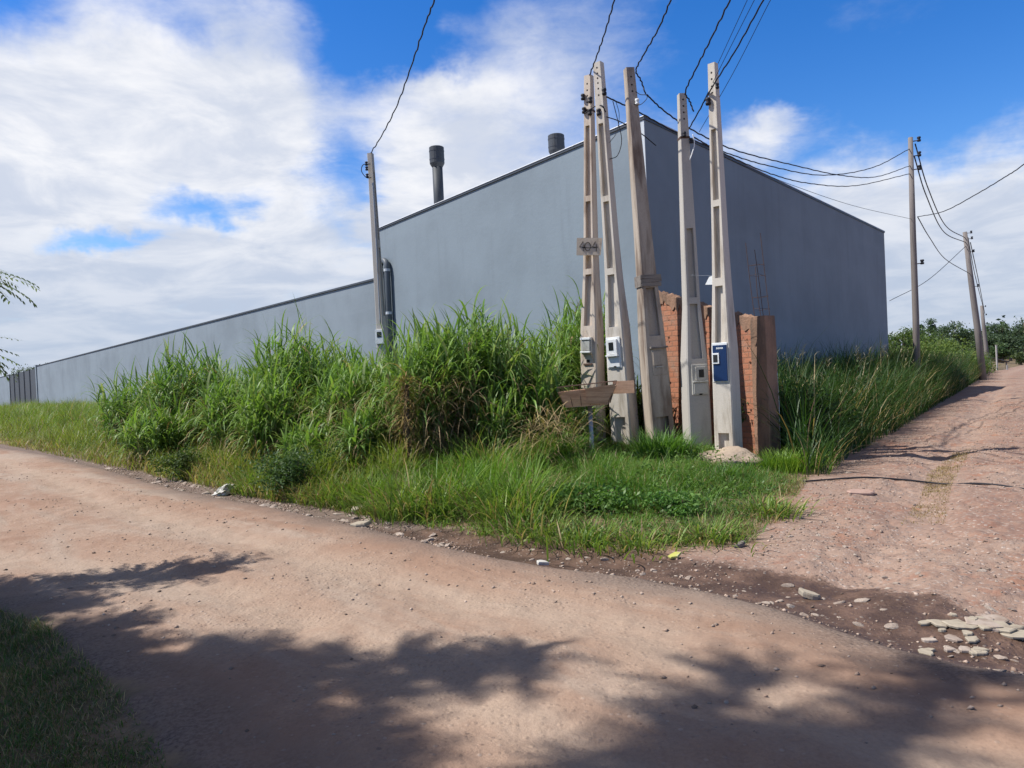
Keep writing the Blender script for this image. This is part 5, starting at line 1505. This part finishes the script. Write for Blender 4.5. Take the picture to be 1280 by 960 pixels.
tuft('bushy green tuft at the foot of the plank pole', 828, 590, 11.7, 900, 0.62, 0.19, (0.05, 0.14, 0.025), (0.13, 0.24, 0.045))
tuft('broad-leaved tuft in front of the sand heap', 908, 624, 9.9, 260, 0.34, 0.07, (0.06, 0.15, 0.03), (0.14, 0.24, 0.05), (0.012, 0.02))
tuft('bright green tuft at the foot of the concrete column, touching the side road', 983, 612, 11.2, 800, 0.46, 0.22, (0.09, 0.19, 0.025), (0.20, 0.29, 0.05))
tuft('low green tuft between the sand heap and the column', 950, 606, 11.2, 420, 0.28, 0.18, (0.07, 0.18, 0.03), (0.15, 0.26, 0.045))
tuft('dense bright tuft at the edge of the broad cane clump', 590, 622, 9.8, 900, 0.6, 0.25, (0.08, 0.19, 0.022), (0.18, 0.29, 0.04))
tuft('bright tuft left of the vine-wrapped stalk', 475, 628, 9.7, 800, 0.55, 0.22, (0.10, 0.20, 0.025), (0.20, 0.28, 0.045))
tuft('arching tuft left of the waste basket post', 700, 600, 10.9, 420, 0.7, 0.16, (0.055, 0.14, 0.025), (0.13, 0.23, 0.04), (0.012, 0.022))
shrub('leafy_shrub', 'dark grey-green leafy shrub at the road edge below the low cane clump', *G(372, 622)[:2], 0.62, 0.5, 0.62, 5200, 0.030, (0.035, 0.075, 0.022), (0.085, 0.14, 0.045))
shrub('leafy_shrub', 'dark greyish shrub under the full round cane clump at left', *P(180, 560, 16.5)[:2], 0.6, 0.5, 0.85, 3600, 0.035, (0.04, 0.075, 0.035), (0.10, 0.14, 0.07))
shrub('leafy_shrub', 'small dark shrub at the road edge left of the white rag', *G(228, 600)[:2], 0.4, 0.4, 0.55, 2500, 0.028, (0.05, 0.085, 0.025), (0.11, 0.16, 0.045))
for (u, v, rx_, hz_, lab) in ((1003, 578, .45, .95, 'dark leafy overgrowth right beside the white plastic pipe'), (1050, 566, .6, 1.1, 'dark leafy overgrowth at the nearest bend of the side road verge'), (1095, 540, .8, 1.3, 'dark leafy overgrowth midway along the right verge'), (1140, 512, .9, 1.2, 'dark leafy overgrowth where the right verge narrows')):
    c_ = G(u, v)
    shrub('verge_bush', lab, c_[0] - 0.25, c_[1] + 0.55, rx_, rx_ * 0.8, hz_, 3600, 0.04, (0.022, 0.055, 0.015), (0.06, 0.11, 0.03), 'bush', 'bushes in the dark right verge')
shrub('weed_plant', 'light green leafy weed in the middle of the short grass', *G(850, 650)[:2], 0.32, 0.3, 0.22, 1400, 0.028, (0.06, 0.16, 0.03), (0.15, 0.25, 0.06), 'weed')
shrub('weed_plant', 'dark leafy weed mound in the short grass below the basket post', *G(745, 645)[:2], 0.55, 0.4, 0.28, 2600, 0.026, (0.05, 0.13, 0.025), (0.12, 0.22, 0.045), 'weed')
shrub('leafy_shrub', 'dark creeper bush at the foot of the leftmost and tallest poles', *P(792, 560, 13.6)[:2], 0.35, 0.35, 0.7, 1500, 0.035, (0.035, 0.07, 0.02), (0.09, 0.13, 0.04))

# ------------------------------------------------------------------ trees
frond_tree('feathery_tree', 'feathery-leaved tree whose twig tips hang in at the left edge', -8.4, 4.3, (-7.45, 4.3, 4.1), (1.9, 1.7, 1.6), 2.0, 3000, 2.2, extra=[P(-50, 352, 6.4), P(-74, 440, 6.4)])
frond_tree('feathery_tree', 'feathery-leaved tree overhanging the viewpoint, known by its shade on the near road', -6.4, -0.6, (-4.9, 1.45, 9.6), (4.0, 2.0, 1.4), 4.2, 3600, 5.4, extra=[], nb=34, seed=5, keep=lambda p: p.z > 5.0)
frond_tree('feathery_tree', 'feathery-leaved tree at the left roadside casting the deep corner shade', -7.9, 2.0, (-7.5, 2.8, 7.0), (2.2, 2.0, 1.6), 2.2, 6600, 4.2, nb=44, seed=8)

GA, GB = (0.040, 0.072, 0.040), (0.090, 0.130, 0.065)
far = [(1128, 404, 62, 'light green young tree just right of the warehouse end', (0.06, 0.11, 0.03), (0.14, 0.19, 0.06), False),
       (1156, 412, 66, 'small green tree behind the tall utility pole', (0.05, 0.10, 0.03), (0.12, 0.17, 0.06), False),
       (1164, 401, 130, 'dark narrow conifer right of the tall utility pole', GA, GB, True),
       (1150, 406, 135, 'slim dark conifer beside the tall utility pole', GA, GB, True),
       (1192, 399, 120, 'spreading dark tree left of the leaning pole', GA, GB, False),
       (1180, 418, 112, 'low rounded dark tree left of the leaning pole', GA, GB, False),
       (1212, 409, 126, 'flat-topped dark tree behind the leaning pole', GA, GB, False),
       (1234, 413, 122, 'dark crowned tree right of the farthest pole', GA, GB, False),
       (1247, 398, 135, 'tall ragged tree on the right skyline', GA, GB, False),
       (1262, 414, 118, 'dense dark tree near the right picture edge', GA, GB, False),
       (1279, 388, 132, 'tallest tree at the right picture edge', GA, GB, False),
       (1302, 404, 126, 'tree cut by the right picture edge', GA, GB, False),
       (1225, 428, 105, 'lower dark tree in front of the wooded skyline', GA, GB, False),
       (1252, 430, 100, 'lower rounded tree above the small roof', (0.04, 0.075, 0.03), (0.085, 0.13, 0.05), False),
       (1275, 440, 92, 'grey-green tree at the road crest on the right', (0.055, 0.08, 0.035), (0.11, 0.14, 0.06), False)]
for (u, v, d, lab, ca, cb, cone) in far:
    t = P(u, v, d); H = t[2] + 0.5
    tree('background_tree', lab, t[0], d, -0.4, H, (H * 0.36 if not cone else H * 0.2), 22, 2300 if d > 80 else 2600, 0.22 if d > 80 else 0.11, ca, cb, 0.58, 0.72, 'trees beyond the side road', 0.22, tuft=0.22, cone=cone)
# roadside bushes between verge and crest
for (u, v, d, w_, lab) in ((1185, 432, 52, 1.8, 'yellow-green bush on the verge left of the leaning pole'), (1200, 440, 48, 1.2, 'bright bush at the foot of the leaning pole'), (1213, 445, 55, 1.0, 'small bush just beyond the leaning pole'),
                           (1140, 425, 44, 2.0, 'dark bush at the foot of the tall utility pole'), (1165, 430, 47, 2.0, 'green bush between the two larger utility poles')):
    t = P(u, v, d)
    shrub('roadside_bush', lab, t[0], d, w_, w_, t[2] + 0.1, 3000, 0.085, (0.07, 0.13, 0.03), (0.17, 0.22, 0.05), 'bush', 'bushes along the side road verge')
# trees beyond the gate
for (u, v, d, lab) in ((38, 449, 118, 'small round tree top beyond the gate'), (62, 456, 125, 'low tree crown just above the boundary wall near the gate')):
    t = P(u, v, d); H = t[2]
    tree('background_tree', lab, t[0], d, -0.3, H, H * 0.30, 24, 2200, 0.15, (0.05, 0.08, 0.035), (0.11, 0.14, 0.06), 0.66, 0.6, 'trees beyond the gate', 0.2)
# far wood that reads as one mass
n = 26000
ang = rng.uniform(0.44, 0.80, n); dd = rng.uniform(170, 215, n)
cenx = np.sin(ang) * dd; ceny = np.cos(ang) * dd
hz = np.clip(4.4 + 15 * fbm(ang * 110, dd * 0.05, 3), 1.5, 12) * rng.random(n) ** 0.6
v, f, cl = leaf_quads(np.stack([cenx, ceny, hz], 1), rng.uniform(0.25, 0.6, n), mixcol((0.035, 0.065, 0.035), (0.075, 0.11, 0.06), np.clip(0.5 + 1.5 * fbm(ang * 90, dd * 0.1, 2) + rng.normal(0, .1, n), 0, 1)))
tag(mesh_np('far_wood', v, f, M['tree'], None, cl), 'far hazy wood closing the horizon on the right', 'wood', kind='stuff')

# small shelter and white posts at the crest
t = P(1243, 450, 74)
rt = empty('roadside_shelter', (t[0], 74, 0), 'small shelter with sloping dark roof at the crest of the side road', 'shelter')
zr = t[2]
mb = MB(); mb.loft([[(-1.0, -0.9, zr + 0.28), (0.9, -0.9, zr - 0.28), (0.9, 0.9, zr - 0.28), (-1.0, 0.9, zr + 0.28)], [(-1.0, -0.9, zr + 0.36), (0.9, -0.9, zr - 0.20), (0.9, 0.9, zr - 0.20), (-1.0, 0.9, zr + 0.36)]]); mb.build('roof', M['sheet'], rt)
for sx, sy, hh_ in ((-0.8, -0.7, 0.2), (0.7, -0.7, -0.24), (-0.8, 0.7, 0.2), (0.7, 0.7, -0.24)):
    MB().box((sx, sy, (zr + hh_) / 2 - 0.1), (0.09, 0.09, zr + hh_ + 0.2)).build('post', M['greywood'], rt)
for (u, v0, v1, lab) in ((1236, 463, 454, 'short white post left of the small shelter'), (1246.5, 464, 432, 'tall thin white post in front of the small shelter'), (1259, 463, 457, 'short white post right of the small shelter')):
    a, b = P(u, v0, 70), P(u - 0.5, v1, 70)
    mb = MB(); mb.box((a[0], 70, (a[2] + b[2]) / 2 - 0.15), (0.12, 0.12, b[2] - a[2] + 0.3)); mb.box((a[0], 70, b[2] + 0.03), (0.16, 0.16, 0.055))
    tag(mb.build('white_post', M['conc_d'], None, bevel=0.02), lab, 'post', 'white posts at the crest')

# ------------------------------------------------------------------ sky, sun
SUN_EL = 53.0
s_h = np.array([-0.998, -0.07]); s_h /= np.linalg.norm(s_h)
sd = np.array([s_h[0] * math.cos(math.radians(SUN_EL)), s_h[1] * math.cos(math.radians(SUN_EL)), math.sin(math.radians(SUN_EL))])
ld = bpy.data.lights.new('sun', 'SUN'); ld.energy = 5.0; ld.angle = math.radians(0.5); ld.color = (1.0, 0.965, 0.91)
lo = bpy.data.objects.new('sun', ld); COL.objects.link(lo)
lo.rotation_euler = Vector(tuple(-sd)).to_track_quat('-Z', 'Y').to_euler(); lo.location = (-20, -5, 40)

wld = bpy.data.worlds.new('World'); scene.world = wld; wld.use_nodes = True
nt = wld.node_tree; nt.nodes.clear()
out = N(nt, 'ShaderNodeOutputWorld')
sky = N(nt, 'ShaderNodeTexSky', sky_type='NISHITA'); sky.sun_disc = False
sky.sun_elevation = math.radians(SUN_EL); sky.sun_rotation = math.atan2(s_h[0], s_h[1]) % (2 * PI)
sky.air_density = 1.0; sky.dust_density = 0.3; sky.ozone_density = 2.5
hs = N(nt, 'ShaderNodeHueSaturation'); hs.inputs['Hue'].default_value = 0.513; hs.inputs['Saturation'].default_value = 1.42; hs.inputs['Value'].default_value = 1.0
L(nt, sky.outputs[0], hs.inputs['Color'])
bg1 = N(nt, 'ShaderNodeBackground'); bg1.inputs['Strength'].default_value = 0.135; L(nt, hs.outputs[0], bg1.inputs['Color'])
tc = N(nt, 'ShaderNodeTexCoord'); sx = N(nt, 'ShaderNodeSeparateXYZ'); L(nt, tc.outputs['Generated'], sx.inputs[0])
az_ = math_(nt, 'ARCTAN2', sx.outputs[0], sx.outputs[1]); el_ = math_(nt, 'ARCSINE', sx.outputs[2])
# cloud plane coordinates
zz_ = math_(nt, 'ADD', math_(nt, 'MAXIMUM', sx.outputs[2], 0.0), 0.16)
cb_ = N(nt, 'ShaderNodeCombineXYZ'); L(nt, math_(nt, 'DIVIDE', sx.outputs[0], zz_), cb_.inputs[0]); L(nt, math_(nt, 'DIVIDE', sx.outputs[1], zz_), cb_.inputs[1])
cv = cb_.outputs[0]
warp1 = math_(nt, 'MULTIPLY', math_(nt, 'SUBTRACT', noise(nt, cv, 3.0, 5, 0.6), 0.5), 0.16)
warp2 = math_(nt, 'MULTIPLY', math_(nt, 'SUBTRACT', noise(nt, tc.outputs['Generated'], 9.0, 5, 0.6), 0.5), 0.12)
azw = math_(nt, 'ADD', az_, warp1); elw = math_(nt, 'ADD', el_, warp2)
blobs = [(120, 120, 250, 110, 1.0), (330, 150, 120, 55, 0.7), (40, 330, 300, 130, 0.9), (330, 320, 330, 80, 0.8), (560, 240, 150, 80, 0.7), (610, 130, 110, 60, 0.45), (700, 50, 140, 70, 0.40),
         (330, 25, 60, 25, 0.45), (540, 115, 45, 18, 0.5), (1110, 30, 60, 30, 0.35), (955, 162, 50, 24, 1.0), (1240, 270, 150, 75, 0.9), (1130, 330, 220, 80, 0.8), (900, 330, 200, 80, 0.6), (800, 180, 90, 60, 0.25),
         (250, 255, 62, 24, -1.5), (122, 298, 60, 18, -1.6), (425, 220, 45, 75, -1.1), (470, 45, 100, 48, -0.8), (1130, 100, 170, 70, -0.5), (5, 20, 45, 45, -0.6), (230, 20, 60, 20, -0.2), (900, 60, 90, 60, -0.2)]
acc = None
for (u, v, ru, rv_, amp) in blobs:
    r = ray(u, v); r = r / np.linalg.norm(r); a0_, e0_ = math.atan2(r[0], r[1]), math.asin(r[2])
    dx = math_(nt, 'MULTIPLY', math_(nt, 'SUBTRACT', azw, a0_), 940.0 / ru); dy = math_(nt, 'MULTIPLY', math_(nt, 'SUBTRACT', elw, e0_), 940.0 / rv_)
    d2 = math_(nt, 'ADD', math_(nt, 'MULTIPLY', dx, dx), math_(nt, 'MULTIPLY', dy, dy))
    g = math_(nt, 'MULTIPLY', math_(nt, 'POWER', 2.71828, math_(nt, 'MULTIPLY', d2, -0.8)), amp)
    acc = g if acc is None else math_(nt, 'ADD', acc, g)
n1 = noise(nt, cv, 1.6, 8, 0.6, 0.3); n2 = noise(nt, cv, 6.0, 7, 0.62, 0.2)
dens = math_(nt, 'ADD', acc, math_(nt, 'MULTIPLY', math_(nt, 'SUBTRACT', n1, 0.60), 0.9))
dens = math_(nt, 'ADD', dens, math_(nt, 'MULTIPLY', math_(nt, 'SUBTRACT', n2, 0.5), 0.85))
dens = math_(nt, 'ADD', dens, ramp(nt, el_, 0.11, 0.02, 0.0, 0.9))
alpha = ramp(nt, dens, -0.12, 1.05, 0.0, 0.97)
shade = ramp(nt, noise(nt, cv, 2.6, 6, 0.6, 0.4), 0.34, 0.66)
low = ramp(nt, el_, 0.03, 0.28)      # whiter tops, lilac grey bases towards the horizon
wc = mixc(nt, low, (0.60, 0.66, 0.78), (0.97, 0.97, 0.99))
gc = mixc(nt, low, (0.48, 0.56, 0.71), (0.66, 0.71, 0.82))
cc = mixc(nt, shade, gc, wc)
bg2 = N(nt, 'ShaderNodeBackground'); L(nt, cc, bg2.inputs['Color']); bg2.inputs['Strength'].default_value = 0.79
mx = N(nt, 'ShaderNodeMixShader'); L(nt, alpha, mx.inputs[0]); L(nt, bg1.outputs[0], mx.inputs[1]); L(nt, bg2.outputs[0], mx.inputs[2])
# unseen warm-grey veil overhead, added to neutralise the ambient light
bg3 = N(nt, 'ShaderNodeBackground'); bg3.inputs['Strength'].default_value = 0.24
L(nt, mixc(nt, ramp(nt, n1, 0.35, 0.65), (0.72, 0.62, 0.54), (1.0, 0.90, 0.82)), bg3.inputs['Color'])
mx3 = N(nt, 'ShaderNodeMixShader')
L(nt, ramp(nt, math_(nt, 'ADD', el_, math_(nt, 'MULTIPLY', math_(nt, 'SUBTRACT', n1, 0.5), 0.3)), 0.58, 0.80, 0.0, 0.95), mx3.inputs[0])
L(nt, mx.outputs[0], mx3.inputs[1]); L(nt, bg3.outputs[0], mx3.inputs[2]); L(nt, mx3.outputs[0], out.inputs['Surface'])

scene.view_settings.view_transform = 'Standard'; scene.view_settings.look = 'None'
scene.view_settings.exposure = 0.36; scene.view_settings.gamma = 1.0
scene.view_settings.use_curve_mapping = False
scene.render.engine = 'CYCLES'
scene.cycles.use_denoising = True
scene.cycles.max_bounces = 8; scene.cycles.transparent_max_bounces = 8
